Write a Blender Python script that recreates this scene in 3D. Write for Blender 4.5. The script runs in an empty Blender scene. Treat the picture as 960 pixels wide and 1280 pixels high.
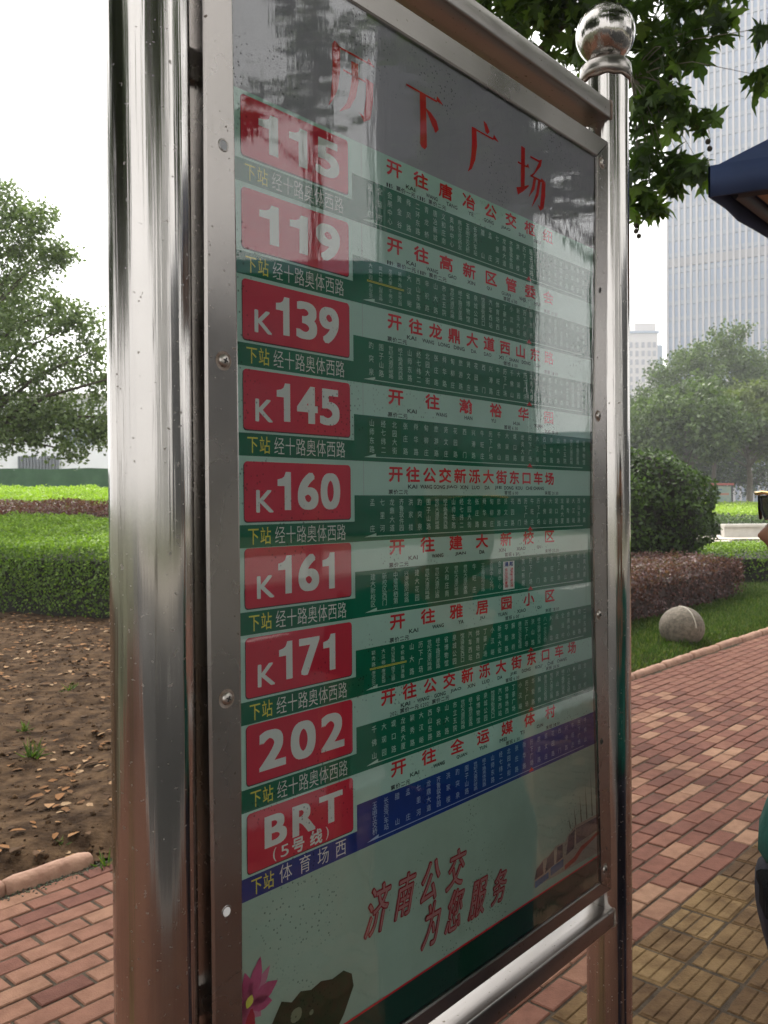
import bpy, bmesh, math, random, time
import numpy as np
from mathutils import Vector, Matrix
random.seed(7); rng = np.random.default_rng(7)
sc = bpy.context.scene
R = math.radians
# ------------------------------------------------------------------ camera, world, sun, exposure
cam = bpy.data.cameras.new('camera'); camo = bpy.data.objects.new('camera', cam); sc.collection.objects.link(camo)
cam.sensor_fit = 'VERTICAL'; cam.sensor_height = 36.0; cam.lens = 1070/1280*36
cam.clip_start = 0.02; cam.clip_end = 3000
camo.matrix_world = Matrix.Translation((0, 0, 1.5)) @ Matrix.Rotation(R(90-.66), 4, 'X') @ Matrix.Rotation(R(-.424), 4, 'Z')
cam.dof.use_dof = True; cam.dof.focus_distance = 1.15; cam.dof.aperture_fstop = 18.0
sc.camera = camo

SUN_EL, SUN_AZ = 52, -18            # degrees; azimuth from +Y towards +X
w = bpy.data.worlds.new('World'); sc.world = w; w.use_nodes = True
nt = w.node_tree; nt.nodes.clear()
sky = nt.nodes.new('ShaderNodeTexSky'); sky.sky_type = 'NISHITA'; sky.sun_disc = False
sky.sun_elevation = R(SUN_EL); sky.sun_rotation = R(SUN_AZ); sky.dust_density = 6; sky.air_density = 1.5
hs = nt.nodes.new('ShaderNodeHueSaturation'); hs.inputs['Saturation'].default_value = 0.15
bg1 = nt.nodes.new('ShaderNodeBackground'); bg1.inputs[1].default_value = 0.08
bg2 = nt.nodes.new('ShaderNodeBackground'); bg2.inputs[0].default_value = (1.0, 0.985, 0.96, 1); bg2.inputs[1].default_value = 1.75
ad = nt.nodes.new('ShaderNodeAddShader'); wo = nt.nodes.new('ShaderNodeOutputWorld')
L = nt.links.new
L(sky.outputs[0], hs.inputs['Color']); L(hs.outputs[0], bg1.inputs[0]); L(bg1.outputs[0], ad.inputs[0]); L(bg2.outputs[0], ad.inputs[1]); L(ad.outputs[0], wo.inputs[0])
sl = bpy.data.lights.new('sun', 'SUN'); sl.energy = 3.2; sl.angle = R(11); sl.color = (1, .94, .85)
so = bpy.data.objects.new('sun', sl); sc.collection.objects.link(so); so.location = (0, 0, 40)
sd = Vector((math.sin(R(SUN_AZ))*math.cos(R(SUN_EL)), math.cos(R(SUN_AZ))*math.cos(R(SUN_EL)), math.sin(R(SUN_EL))))
so.rotation_euler = sd.to_track_quat('Z', 'Y').to_euler()
sc.view_settings.view_transform = 'Standard'; sc.view_settings.look = 'None'
sc.view_settings.exposure = 0.42; sc.view_settings.gamma = 1
sc.cycles.use_denoising = True; sc.cycles.max_bounces = 8; sc.cycles.transparent_max_bounces = 12
sc.cycles.diffuse_bounces = 3; sc.cycles.glossy_bounces = 5; sc.cycles.volume_bounces = 0
sc.cycles.caustics_reflective = False; sc.cycles.caustics_refractive = False
sc.cycles.sample_clamp_indirect = 4.0

# ------------------------------------------------------------------ materials
MATS = {}
def mat(name, col=(.5,.5,.5), rough=.6, metal=0, noise=None, bump=0, bscale=40, spec=.5, tint=None, coat=0, transl=0, obj_coords=True, nscale=12, emis=0):
    """noise: second colour mixed by a noise; tint: colour list ramped by the 'tint' attribute"""
    m = bpy.data.materials.new(name); m.use_nodes = True; n = m.node_tree; N = n.nodes; K = n.links.new
    b = N['Principled BSDF']; out = N['Material Output']
    b.inputs['Roughness'].default_value = rough; b.inputs['Metallic'].default_value = metal
    b.inputs['Specular IOR Level'].default_value = spec; b.inputs['Coat Weight'].default_value = coat; b.inputs['Coat Roughness'].default_value = .05
    tc = N.new('ShaderNodeTexCoord'); src = tc.outputs['Object']
    base = None
    if tint:
        at = N.new('ShaderNodeAttribute'); at.attribute_name = 'tint'
        cr = N.new('ShaderNodeValToRGB'); e = cr.color_ramp.elements
        while len(e) < len(tint): e.new(.5)
        for i, c in enumerate(tint):
            e[i].position = i/(len(tint)-1); e[i].color = (*c, 1)
        K(at.outputs['Fac'], cr.inputs[0]); base = cr.outputs[0]
    if noise:
        nz = N.new('ShaderNodeTexNoise'); nz.inputs['Scale'].default_value = nscale; nz.inputs['Detail'].default_value = 6; nz.inputs['Roughness'].default_value = .65
        K(src, nz.inputs['Vector'])
        mr = N.new('ShaderNodeMapRange'); mr.inputs[1].default_value = .38; mr.inputs[2].default_value = .66
        K(nz.outputs[0], mr.inputs[0])
        mx = N.new('ShaderNodeMix'); mx.data_type = 'RGBA'
        K(mr.outputs[0], mx.inputs[0]); mx.inputs[7].default_value = (*noise, 1)
        if base: 
            mx.blend_type = 'MULTIPLY'; K(base, mx.inputs[6])
        else: mx.inputs[6].default_value = (*col, 1)
        base = mx.outputs[2]
    if base: K(base, b.inputs['Base Color'])
    else: b.inputs['Base Color'].default_value = (*col, 1)
    if bump:
        n2 = N.new('ShaderNodeTexNoise'); n2.inputs['Scale'].default_value = bscale; n2.inputs['Detail'].default_value = 5
        K(src, n2.inputs['Vector'])
        bp = N.new('ShaderNodeBump'); bp.inputs['Strength'].default_value = bump; bp.inputs['Distance'].default_value = .01
        K(n2.outputs[0], bp.inputs['Height']); K(bp.outputs[0], b.inputs['Normal'])
    if transl:
        tr = N.new('ShaderNodeBsdfTranslucent'); ms = N.new('ShaderNodeMixShader'); ms.inputs[0].default_value = transl
        if base:
            g = N.new('ShaderNodeMix'); g.data_type = 'RGBA'; g.blend_type = 'MULTIPLY'; g.inputs[0].default_value = 1; K(base, g.inputs[6]); g.inputs[7].default_value = (1.5, 1.7, .7, 1)
            K(g.outputs[2], tr.inputs[0])
        else: tr.inputs[0].default_value = (*col, 1)
        K(b.outputs[0], ms.inputs[1]); K(tr.outputs[0], ms.inputs[2]); K(ms.outputs[0], out.inputs[0])
    MATS[name] = m
    return m

def steel(name, col=(.62,.58,.54), rough=.16, streak=(60,60,1.2), bump=.06, dirt=.5):
    m = bpy.data.materials.new(name); m.use_nodes = True; n = m.node_tree; N = n.nodes; K = n.links.new
    b = N['Principled BSDF']; b.inputs['Metallic'].default_value = 1
    tc = N.new('ShaderNodeTexCoord'); mp = N.new('ShaderNodeMapping'); mp.inputs['Scale'].default_value = streak
    K(tc.outputs['Object'], mp.inputs[0])
    nz = N.new('ShaderNodeTexNoise'); nz.inputs['Scale'].default_value = 1; nz.inputs['Detail'].default_value = 5; K(mp.outputs[0], nz.inputs['Vector'])
    sp = N.new('ShaderNodeTexNoise'); sp.inputs['Scale'].default_value = 170; sp.inputs['Detail'].default_value = 3; K(tc.outputs['Object'], sp.inputs['Vector'])
    th = N.new('ShaderNodeMapRange'); th.inputs[1].default_value = .68; th.inputs[2].default_value = .72; K(sp.outputs[0], th.inputs[0])
    lg = N.new('ShaderNodeTexNoise'); lg.inputs['Scale'].default_value = 7; lg.inputs['Detail'].default_value = 4; K(tc.outputs['Object'], lg.inputs['Vector'])
    mx = N.new('ShaderNodeMix'); mx.data_type = 'RGBA'; mx.inputs[6].default_value = (*col, 1); mx.inputs[7].default_value = (.16, .12, .09, 1)
    ml = N.new('ShaderNodeMath'); ml.operation = 'MULTIPLY'; ml.inputs[1].default_value = dirt; K(th.outputs[0], ml.inputs[0]); K(ml.outputs[0], mx.inputs[0])
    m2 = N.new('ShaderNodeMix'); m2.data_type = 'RGBA'; m2.blend_type = 'MULTIPLY'; m2.inputs[0].default_value = .35
    K(mx.outputs[2], m2.inputs[6]); K(lg.outputs[0], m2.inputs[7]); K(m2.outputs[2], b.inputs['Base Color'])
    rr = N.new('ShaderNodeMapRange'); rr.inputs[3].default_value = rough*.6; rr.inputs[4].default_value = rough*1.7; K(lg.outputs[0], rr.inputs[0])
    ra = N.new('ShaderNodeMath'); ra.operation = 'ADD'; K(rr.outputs[0], ra.inputs[0])
    mm = N.new('ShaderNodeMath'); mm.operation = 'MULTIPLY'; mm.inputs[1].default_value = .4; K(th.outputs[0], mm.inputs[0]); K(mm.outputs[0], ra.inputs[1]); K(ra.outputs[0], b.inputs['Roughness'])
    bp = N.new('ShaderNodeBump'); bp.inputs['Strength'].default_value = bump; bp.inputs['Distance'].default_value = .01; K(nz.outputs[0], bp.inputs['Height'])
    K(bp.outputs[0], b.inputs['Normal']); return m

STEEL = steel('polished_steel', (.50,.475,.45), .12, (34,34,.5), .40, .4)
STEEL_FLAT = steel('brushed_steel', (.335,.31,.29), .22, (14,14,9), .05, .7)
STEEL_H = steel('beam_steel', (.34,.315,.295), .27, (3,60,60), .06, .8)
SCREW = steel('screw_steel', (.5,.46,.42), .3)
RUST = mat('rusty_weld', (.16,.11,.08), .7, .4, noise=(.35,.3,.26), bump=.5, bscale=120, nscale=60)
DARK = mat('dark_gap', (.02,.02,.02), .8)
HOLE = mat('hole_rim', (.35,.36,.38), .5)

# ------------------------------------------------------------------ helpers
def link(name, me, parent=None, mats=(), loc=None):
    o = bpy.data.objects.new(name, me); sc.collection.objects.link(o)
    if parent: o.parent = parent
    if loc is not None: o.location = loc
    for m in mats: me.materials.append(m)
    return o
def tag(o, label=None, cat=None, group=None, kind=None):
    if label: o['label'] = label
    if cat: o['category'] = cat
    if group: o['group'] = group
    if kind: o['kind'] = kind
    return o
def empty(name, loc, rz=0, **k):
    o = bpy.data.objects.new(name, None); sc.collection.objects.link(o); o.location = loc; o.rotation_euler = (0,0,rz); o.empty_display_size = .2
    return tag(o, **k)
class MB:
    def __init__(s): s.v=[]; s.f=[]; s.m=[]; s.sm=[]; s.t=[]
    def add(s, vs, fs, mi=0, smooth=False, tint=.5):
        b=len(s.v); s.v += [tuple(map(float,x)) for x in vs]; s.f += [tuple(b+i for i in q) for q in fs]; s.m += [mi]*len(fs); s.sm += [smooth]*len(fs); s.t += [tint]*len(fs); return s
    def box(s, c, d, mi=0, rz=0, tint=.5, M=None):
        x,y,z=[q/2 for q in d]; ca,sa=math.cos(rz),math.sin(rz)
        vs=[(sx*x,sy*y,sz*z) for sz in(-1,1) for sx,sy in((-1,-1),(1,-1),(1,1),(-1,1))]
        vs=[(c[0]+a*ca-b_*sa, c[1]+a*sa+b_*ca, c[2]+e) for a,b_,e in vs]
        if M: vs=[M@Vector(q) for q in vs]
        return s.add(vs, [(3,2,1,0),(4,5,6,7),(0,1,5,4),(1,2,6,5),(2,3,7,6),(3,0,4,7)], mi, False, tint)
    def cham(s, c, d, ch, mi=0, rz=0, tint=.5, dz=(0,0)):
        """box with chamfered top edges"""
        x,y,z=[q/2 for q in d]; ca,sa=math.cos(rz),math.sin(rz); vs=[]
        for zz,k in((-z,0),(z-ch,0),(z,ch)):
            for sx,sy in((-1,-1),(1,-1),(1,1),(-1,1)):
                a,b_=sx*(x-k),sy*(y-k); vs.append((c[0]+a*ca-b_*sa, c[1]+a*sa+b_*ca, c[2]+zz+a*dz[0]+b_*dz[1]))
        fs=[(8,9,10,11)]
        for l in(0,4):
            for i in range(4): j=(i+1)%4; fs.append((l+i,l+j,l+4+j,l+4+i))
        return s.add(vs,fs,mi,False,tint)
    def tube(s, pts, rad, n=12, mi=0, caps=True, tint=.5):
        pts=[Vector(p) for p in pts]; rad=[rad]*len(pts) if not hasattr(rad,'__len__') else rad
        rings=[]; ref=None
        for i,p in enumerate(pts):
            d=(pts[min(i+1,len(pts)-1)]-pts[max(i-1,0)]).normalized()
            if ref is None:
                ref = Vector((1,0,0)) if abs(d.x)<.9 else Vector((0,1,0))
            u=(ref-d*ref.dot(d)).normalized(); v=d.cross(u); ref=u
            rings.append([p+(u*math.cos(2*math.pi*k/n)+v*math.sin(2*math.pi*k/n))*rad[i] for k in range(n)])
        vs=[q for r_ in rings for q in r_]; fs=[]
        for i in range(len(pts)-1):
            for k in range(n): l=(k+1)%n; fs.append((i*n+k,i*n+l,(i+1)*n+l,(i+1)*n+k))
        s.add(vs,fs,mi,True,tint)
        if caps:
            s.add(rings[0],[tuple(range(n))[::-1]],mi,False,tint); s.add(rings[-1],[tuple(range(n))],mi,False,tint)
        return s
    def lathe(s, prof, c, n=32, mi=0, axis='z', tint=.5):
        vs=[]; fs=[]
        for r_,h in prof:
            for k in range(n):
                a=2*math.pi*k/n
                q=(r_*math.cos(a), r_*math.sin(a), h)
                if axis=='y': q=(q[0],q[2],q[1])
                vs.append((c[0]+q[0],c[1]+q[1],c[2]+q[2]))
        for i in range(len(prof)-1):
            for k in range(n):
                l=(k+1)%n; q=(i*n+k,i*n+l,(i+1)*n+l,(i+1)*n+k); fs.append(q if axis=='z' else q[::-1])
        return s.add(vs,fs,mi,True,tint)
    def build(s, name, mats, parent=None, loc=None, **k):
        me=bpy.data.meshes.new(name); me.from_pydata(s.v,[],s.f)
        for m in (mats if isinstance(mats,(list,tuple)) else [mats]): me.materials.append(m)
        me.polygons.foreach_set('material_index', s.m); me.polygons.foreach_set('use_smooth', s.sm)
        a=me.attributes.new('tint','FLOAT','FACE'); a.data.foreach_set('value', s.t)
        me.update()
        o=bpy.data.objects.new(name,me); sc.collection.objects.link(o)
        if parent: o.parent=parent
        if loc is not None: o.location=loc
        return tag(o,**k)

def np_mesh(name, verts, faces_flat, counts, tint=None, mats=(), parent=None, smooth=False, **k):
    me=bpy.data.meshes.new(name); nf=len(counts)
    me.vertices.add(len(verts)); me.vertices.foreach_set('co', np.asarray(verts,np.float32).ravel())
    me.loops.add(len(faces_flat)); me.loops.foreach_set('vertex_index', np.asarray(faces_flat,np.int32))
    me.polygons.add(nf); st=np.zeros(nf,np.int32); st[1:]=np.cumsum(counts)[:-1]
    me.polygons.foreach_set('loop_start', st)
    for m in mats: me.materials.append(m)
    if smooth: me.polygons.foreach_set('use_smooth', np.ones(nf,bool))
    if tint is not None:
        a=me.attributes.new('tint','FLOAT','FACE'); a.data.foreach_set('value', np.asarray(tint,np.float32))
    me.update(calc_edges=True)
    o=bpy.data.objects.new(name,me); sc.collection.objects.link(o)
    if parent: o.parent=parent
    return tag(o,**k)

# leaf templates: (verts, faces)
LEAF = (np.array([(0,0,0),(.32,.45,.05),(0,1,-.06),(-.32,.45,.05)]), [(0,1,2,3)])
LEAF2 = (np.array([(0,0,0),(.3,.3,.06),(.22,.75,.02),(0,1,-.08),(-.22,.75,.02),(-.3,.3,.06)]), [(0,1,2,3),(0,3,4,5)])
half=[(0,.0),(.18,-.06),(.46,-.12),(.34,.05),(.21,.14),(.48,.21),(.76,.44),(.52,.43),(.40,.48),(.21,.42),(.29,.62),(.24,.75),(.11,.78),(0,1.08)]
pl=half+[(-x,y) for x,y in half[-2:0:-1]]
PLANE=(np.array([(0,.34,.02)]+[(x,y,-.10*abs(x)-.08*(y-.3)**2) for x,y in pl]), [(0,i+1,(i+1)%len(pl)+1) for i in range(len(pl))])
GRASS=(np.array([(-.06,0,0),(.06,0,0),(.03,.6,.10),(0,1,.32),(-.03,.6,.10)]), [(0,1,2,3,4)])

def scatter(name, P, size, shape=LEAF, up=.5, nrm=None, parent=None, mats=(), tint=None, grass=False, **k):
    """place a leaf shape at every point; up/nrm bias the facing of the leaves"""
    P=np.asarray(P,float); n=len(P)
    size=np.broadcast_to(size,(n,))
    v=rng.normal(size=(n,3)); v/=np.linalg.norm(v,axis=1)[:,None]
    b=np.array([0,0,1.]) if nrm is None else np.asarray(nrm,float)
    z=v*(1-up)+b*up; z/=np.linalg.norm(z,axis=1)[:,None]
    if grass:
        y=z; a=rng.normal(size=(n,3)); x=np.cross(y,a); x/=np.linalg.norm(x,axis=1)[:,None]; z=np.cross(x,y)
    else:
        a=rng.normal(size=(n,3)); x=np.cross(a,z); x/=np.linalg.norm(x,axis=1)[:,None]; y=np.cross(z,x)
    V,F=shape; m=len(V)
    co=P[:,None,:]+size[:,None,None]*(V[None,:,0:1]*x[:,None,:]+V[None,:,1:2]*y[:,None,:]+V[None,:,2:3]*z[:,None,:])
    ff=np.concatenate([np.array(f) for f in F]); cn=np.array([len(f) for f in F])
    flat=(ff[None,:]+np.arange(n)[:,None]*m).ravel(); cnt=np.tile(cn,n)
    t=rng.random(n) if tint is None else tint
    return np_mesh(name, co.reshape(-1,3), flat, cnt, np.repeat(t,len(F)), mats, parent, **k)

# ================================================================== frames of reference
S=Vector((math.sin(R(42.4)),math.cos(R(42.4)),0)); T=Vector((S.y,-S.x,0))   # S along the kerb, T from the garden to the road
GA=math.atan2(S.y,S.x)
def st(s,t,z=0): return S*s+T*t+Vector((0,0,z))

def smooth(x): x=np.clip(x,0,1); return x*x*(3-2*x)
def height(X,Y):
    Lf=smooth((-X-Y*.12)/4); Rf=1-Lf
    return Lf*.55*smooth((Y-13)/14)+Rf*1.0*smooth((Y-36)/26)

# ================================================================== SETTING: ground sheets
SOIL=mat('soil', (.024,.014,.008), .95, noise=(.105,.066,.038), bump=1.0, bscale=55, nscale=7, spec=.05)
LAWNSOIL=mat('lawn_soil', (.045,.042,.02), .95, noise=(.035,.05,.015), bump=.8, bscale=30, nscale=3, spec=.05)
FAR=mat('far_ground', (.07,.09,.04), .95, noise=(.12,.11,.07), nscale=.2)
ASPH=mat('asphalt', (.042,.042,.042), .9, noise=(.058,.058,.056), bump=.4, bscale=90, nscale=2)
MORTAR=mat('joint_sand', (.045,.034,.025), .95, noise=(.085,.066,.048), bump=.6, bscale=150, nscale=20, spec=.1)
g=60; xs=np.concatenate([-np.geomspace(420,14,g),np.linspace(-13,13,27),np.geomspace(14,420,g)]); ys=xs
X,Y=np.meshgrid(xs,ys,indexing='ij'); Z=height(X,Y)-.14
nx,ny=X.shape; idx=np.arange(nx*ny).reshape(nx,ny)
q=np.stack([idx[:-1,:-1],idx[1:,:-1],idx[1:,1:],idx[:-1,1:]],-1).reshape(-1,4)
np_mesh('ground', np.stack([X,Y,Z],-1).reshape(-1,3), q.ravel(), np.full(len(q),4), None, [FAR], kind='structure', smooth=True)

def vnoise(x,y,sc_,seed):
    r=np.random.default_rng(seed); G=r.random((256,256)); x=x/sc_; y=y/sc_
    xi=np.floor(x).astype(int); yi=np.floor(y).astype(int); fx=x-xi; fy=y-yi; fx=fx*fx*(3-2*fx); fy=fy*fy*(3-2*fy)
    a=G[xi%256,yi%256];b=G[(xi+1)%256,yi%256];c=G[xi%256,(yi+1)%256];d=G[(xi+1)%256,(yi+1)%256]
    return (a*(1-fx)+b*fx)*(1-fy)+(c*(1-fx)+d*fx)*fy-.5
def soil_h(X,Y):
    return height(X,Y)+.05*vnoise(X,Y,1.1,1)+.035*vnoise(X,Y,.28,2)+.022*vnoise(X,Y,.09,3)+.012*vnoise(X,Y,.045,4)
def patch(name,x0,x1,y0,y1,step,m,tmax=-3.36):
    xs=np.arange(x0,x1,step); ys=np.arange(y0,y1,step); X,Y=np.meshgrid(xs,ys,indexing='ij')
    t=X*T.x+Y*T.y; edge=smooth((-t+tmax)/.25); Z=soil_h(X,Y)*1.0+.0
    Z=-.03+(Z+.05)*edge
    idx=np.arange(X.size).reshape(X.shape); q=np.stack([idx[:-1,:-1],idx[1:,:-1],idx[1:,1:],idx[:-1,1:]],-1).reshape(-1,4)
    ok=(t.ravel()[q]<tmax+.02).all(1); q=q[ok]
    return np_mesh(name, np.stack([X,Y,Z],-1).reshape(-1,3), q.ravel(), np.full(len(q),4), None, [m], smooth=True, kind='structure')
patch('garden_soil',-12,.6,1.2,14.5,.035,SOIL)
patch('lawn',.6,16,4.4,32,.09,LAWNSOIL)
def gz(x,y):
    t=x*T.x+y*T.y; e=smooth((-t-3.36)/.25); return -.03+(soil_h(x,y)+.05)*e

# road beyond the pavement (behind the camera)
MB().box((0,0,0),(90,9,.02)).build('road',ASPH,loc=st(6,6.35,-.115),kind='structure').rotation_euler=(0,0,GA)
WHITE_PAINT=mat('road_paint',(.7,.7,.68),.7)
o=MB()
for i in range(-9,10): o.box((i*4.5,0,0),(2.2,.14,.004))
o=o.build('lane_marking',WHITE_PAINT,loc=st(6,6.35,-.099),kind='structure'); o.rotation_euler=(0,0,GA)
BEDC=mat('concrete_paving',(.28,.26,.23),.9,noise=(.36,.33,.3),nscale=2)
MB().box((0,0,0),(90,6,.1)).build('far_pavement',BEDC,loc=st(6,13.9,-.05),kind='structure').rotation_euler=(0,0,GA)

# ------------------------------------------------------------------ brick pavement
bricks_ramp=[(.085,.036,.027),(.12,.048,.034),(.148,.060,.042),(.175,.077,.052),(.225,.115,.074),(.30,.18,.115)]
BRICK=mat('paving_brick',spec=.2,rough=.85,tint=bricks_ramp,noise=(.72,.68,.66),bump=.35,bscale=160,nscale=14)
for n_ in BRICK.node_tree.nodes:
    if n_.type=='TEX_NOISE' and abs(n_.inputs['Scale'].default_value-14)<.1:
        ge=BRICK.node_tree.nodes.new('ShaderNodeNewGeometry'); BRICK.node_tree.links.new(ge.outputs['Position'], n_.inputs['Vector'])
pav=MB().box((0,0,0),(34,4.92,.06)).build('pavement',MORTAR,loc=st(8,-.84,-.036),kind='structure'); pav.rotation_euler=(0,0,GA)
bl,bw=.181,.0885; T0=-1.325; ncourse=22
tl=.182
TS0=0.60
plan=[]   # (s,t,len,wid,tint)
def tintat(s,t):
    r=random.random()
    if s>6.4: return min(1,max(0,random.gauss(.52,.07)))
    if s<2.6:  # left part: salmon and tan
        return random.choice([.3,.5,.62,.7,.76,.8,.68])+random.uniform(-.06,.06)
    mixed = 1 if abs((s-3.2)*.9+(t+2.2)*.2)<2.2 else .5
    if r<.30*mixed: return random.uniform(.74,.95)
    if r<.55: return random.uniform(.15,.35)
    return random.uniform(.4,.62)
for c in range(ncourse):
    t=T0-bw*(c+.5); off=(c%2)*bl/2
    for i in range(int(-9/bl), int(24/bl)):
        plan.append((i*bl+off,t,bl,bw,None))
for c in range(28):
    t=T0+3*tl+bw*(c+.5); off=(c%2)*bl/2
    for i in range(int(-9/bl), int(12/bl)):
        plan.append((i*bl+off,t,bl,bw,None))
def pix(p):   # where a point falls in the frame; used only to choose which bricks are separate objects
    v=camo.matrix_world.inverted()@Vector(p)
    if v.z>-.05: return None
    x=480+1070*v.x/-v.z; y=640-1070*v.y/-v.z
    return x,y,-v.z
def seen(p):
    q=pix(p)
    if not q: return False
    x,y,z=q
    return (-30<x<139) or (786<x<990) or (x>560 and x<760 and y>1120+(760-x)*.8)
cand=[]
for k,(s,t,l,w_,_) in enumerate(plan):
    p=st(s+l/2,t,0); qq=pix(p)
    if qq and seen(p) and -40<qq[0]<1000 and 600<qq[1]<1330: cand.append((qq[2],k))
cand.sort(); single=set(k for _,k in cand[:300])
variants=[]
for i in range(14):
    t_=i/13; mb=MB().cham((0,0,-.02),(bl-.0095-random.uniform(0,.003),bw-.0085-random.uniform(0,.003),.04),.0035,tint=t_,dz=(random.uniform(-.012,.012),random.uniform(-.02,.02)))
    me=bpy.data.meshes.new('brick'); me.from_pydata(mb.v,[],mb.f); me.materials.append(BRICK)
    a=me.attributes.new('tint','FLOAT','FACE'); a.data.foreach_set('value',mb.t); variants.append(me)
rest=MB()
inv=pav.matrix_basis.inverted()
import itertools
for k,(s,t,l,w_,_) in enumerate(plan):
    ti=min(1,max(0,tintat(s,t))); z=random.uniform(-.003,.0015); p=st(s+l/2,t,z); yaw=random.gauss(0,.008)
    jx=random.uniform(-.0015,.0015)
    if k in single:
        me=variants[int(round(ti*13))]; o=bpy.data.objects.new('brick',me); sc.collection.objects.link(o); o.parent=pav
        o.location=(s+l/2-8+jx, -(t+.84), z+.036); o.rotation_euler=(0,0,yaw+(math.pi if k%3==0 else 0))
    else:
        rest.cham((s+l/2-8+jx,-(t+.84),z-.02+.036),(l-.0105,w_-.01,.04),.0035,rz=yaw,tint=ti,dz=(random.uniform(-.012,.012),random.uniform(-.02,.02)))
rest.build('brick_field',BRICK,pav,kind='stuff')
# tactile tiles
TILE=mat('tactile_tile',spec=.15,rough=.9,tint=[(.105,.062,.032),(.14,.087,.043),(.175,.112,.053),(.205,.134,.064)],noise=(.5,.45,.42),bump=.5,bscale=110,nscale=9)
for n_ in TILE.node_tree.nodes:
    if n_.type=='TEX_NOISE' and abs(n_.inputs['Scale'].default_value-9)<.1:
        ge=TILE.node_tree.nodes.new('ShaderNodeNewGeometry'); TILE.node_tree.links.new(ge.outputs['Position'], n_.inputs['Vector'])
tv=[]
for i in range(6):
    mb=MB().cham((0,0,-.022),(tl-.006,tl-.006,.036),.003,tint=i/5)
    for b in range(4):
        y=-tl/2+.008+(b+.5)*(tl-.016)/4
        mb.cham((random.uniform(-.001,.001),y,-.0035),(tl-.022,(tl-.016)/4-.0035,.0075),.003,tint=i/5)
    me=bpy.data.meshes.new('tile'); me.from_pydata(mb.v,[],mb.f); me.materials.append(TILE)
    a=me.attributes.new('tint','FLOAT','FACE'); a.data.foreach_set('value',mb.t); tv.append(me)
tc_=[]
for rrow in range(3):
    for i in range(-50,110):
        s=TS0+i*tl; t=T0+tl*(rrow+.5); tc_.append((s,t))
tc_.sort(key=lambda q:(st(q[0],q[1])-Vector((.9,2.6,0))).length)
restt=MB()
for k,(s,t) in enumerate(tc_):
    z=random.uniform(-.003,.002)
    if k<200:
        o=bpy.data.objects.new('tile',tv[min(5,int(abs(random.gauss(3,1.4))))]); sc.collection.objects.link(o); o.parent=pav
        o.location=(s-8,-(t+.84),z+.036); o.rotation_euler=(random.uniform(-.01,.01),random.uniform(-.01,.01),random.gauss(0,.006))
    else:
        restt.cham((s-8,-(t+.84),z+.014),(tl-.008,tl-.008,.036),.003,tint=random.random())
        for b in range(4):
            y=-tl/2+.008+(b+.5)*(tl-.016)/4; restt.cham((s-8,-(t+.84)+y,z+.0325),(tl-.022,(tl-.016)/4-.007,.009),.0035,tint=.6)
restt.build('tile_field',TILE,pav,kind='stuff')

# kerb: rounded terracotta kerb stones
KERB=mat('terracotta_kerb',(.25,.13,.085),.8,noise=(.36,.21,.14),bump=.8,bscale=35,nscale=9)
kb=empty('kerb',st(6,-3.33,0),GA,kind='structure')
def kstone(s0,s1,dy=0,dz=0,rz=0,base=kb):
    n=max(3,int((s1-s0)/.04)); prof=[(-.042,-.05),(-.042,.018),(-.030,.038),(-.008,.047),(.016,.045),(.034,.030),(.042,.008),(.042,-.05)]
    vs=[];fs=[]
    for i in range(n+1):
        s=s0+(s1-s0)*i/n-6; e=.85 if i in(0,n) else 1
        wob=.004*math.sin(s*7)+.003*math.sin(s*23)
        for a,b in prof: vs.append((s,a*e+wob+dy+random.uniform(-.0015,.0015),(b*e if b>0 else b)+dz+random.uniform(-.002,.002)))
    m=len(prof)
    for i in range(n):
        for k in range(m-1): fs.append((i*m+k,(i+1)*m+k,(i+1)*m+k+1,i*m+k+1))
    fs+= [tuple(range(m)),tuple(range(n*m+m-1,n*m-1,-1))]
    mb=MB().add(vs,fs,0,True); o=mb.build('kerb_stone',KERB,base); o.rotation_euler=(0,0,rz); return o
s=-6.0
while s<22:
    ln=.62
    if s<1.86<s+ln: kstone(s,1.80); kstone(1.93,s+ln+.3,dz=-.012); s+=ln+.315; continue
    kstone(s,s+ln-.006,dy=random.uniform(-.006,.006),dz=random.uniform(-.006,.004)); s+=ln
kb2=empty('road_kerb',st(6,1.75,0),GA,kind='structure')
GRAN=mat('granite',(.28,.27,.26),.8,noise=(.4,.39,.38),bump=.3,nscale=60)
for i in range(-18,19):
    MB().cham((0,0,0),(.99,.15,.25),.012).build('kerb_stone',GRAN,kb2,loc=(i,0,-.1))

# ================================================================== vegetation
GREENS=dict(
 bright=[(.055,.10,.012),(.10,.18,.018),(.17,.27,.025),(.24,.36,.035)],
 lime=[(.16,.26,.02),(.26,.40,.03),(.36,.50,.045)],
 dark=[(.018,.032,.010),(.03,.055,.014),(.05,.09,.018),(.08,.14,.028)],
 red=[(.035,.014,.016),(.075,.022,.026),(.14,.045,.045),(.10,.08,.03)],
 brown=[(.04,.018,.019),(.085,.034,.036),(.155,.075,.075),(.055,.05,.028)],
 plane=[(.026,.048,.012),(.045,.082,.017),(.07,.125,.024),(.12,.19,.035)],
 mid=[(.04,.065,.022),(.07,.11,.034),(.11,.16,.05)],
 pale=[(.08,.115,.05),(.135,.185,.075),(.20,.26,.11)],
 yel=[(.06,.085,.024),(.10,.13,.036),(.14,.175,.05)],
 grass=[(.03,.06,.012),(.05,.10,.016),(.09,.15,.025),(.16,.17,.06)])
LM={k:mat('leaves_'+k,rough=.5,tint=v,transl=.42 if k=='plane' else .3,spec=.35) for k,v in GREENS.items()}
CORE=mat('hedge_twigs',(.012,.011,.007),.95,noise=(.022,.019,.012))
CORER=mat('red_hedge_twigs',(.035,.02,.016),.95,noise=(.05,.03,.025))
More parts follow.
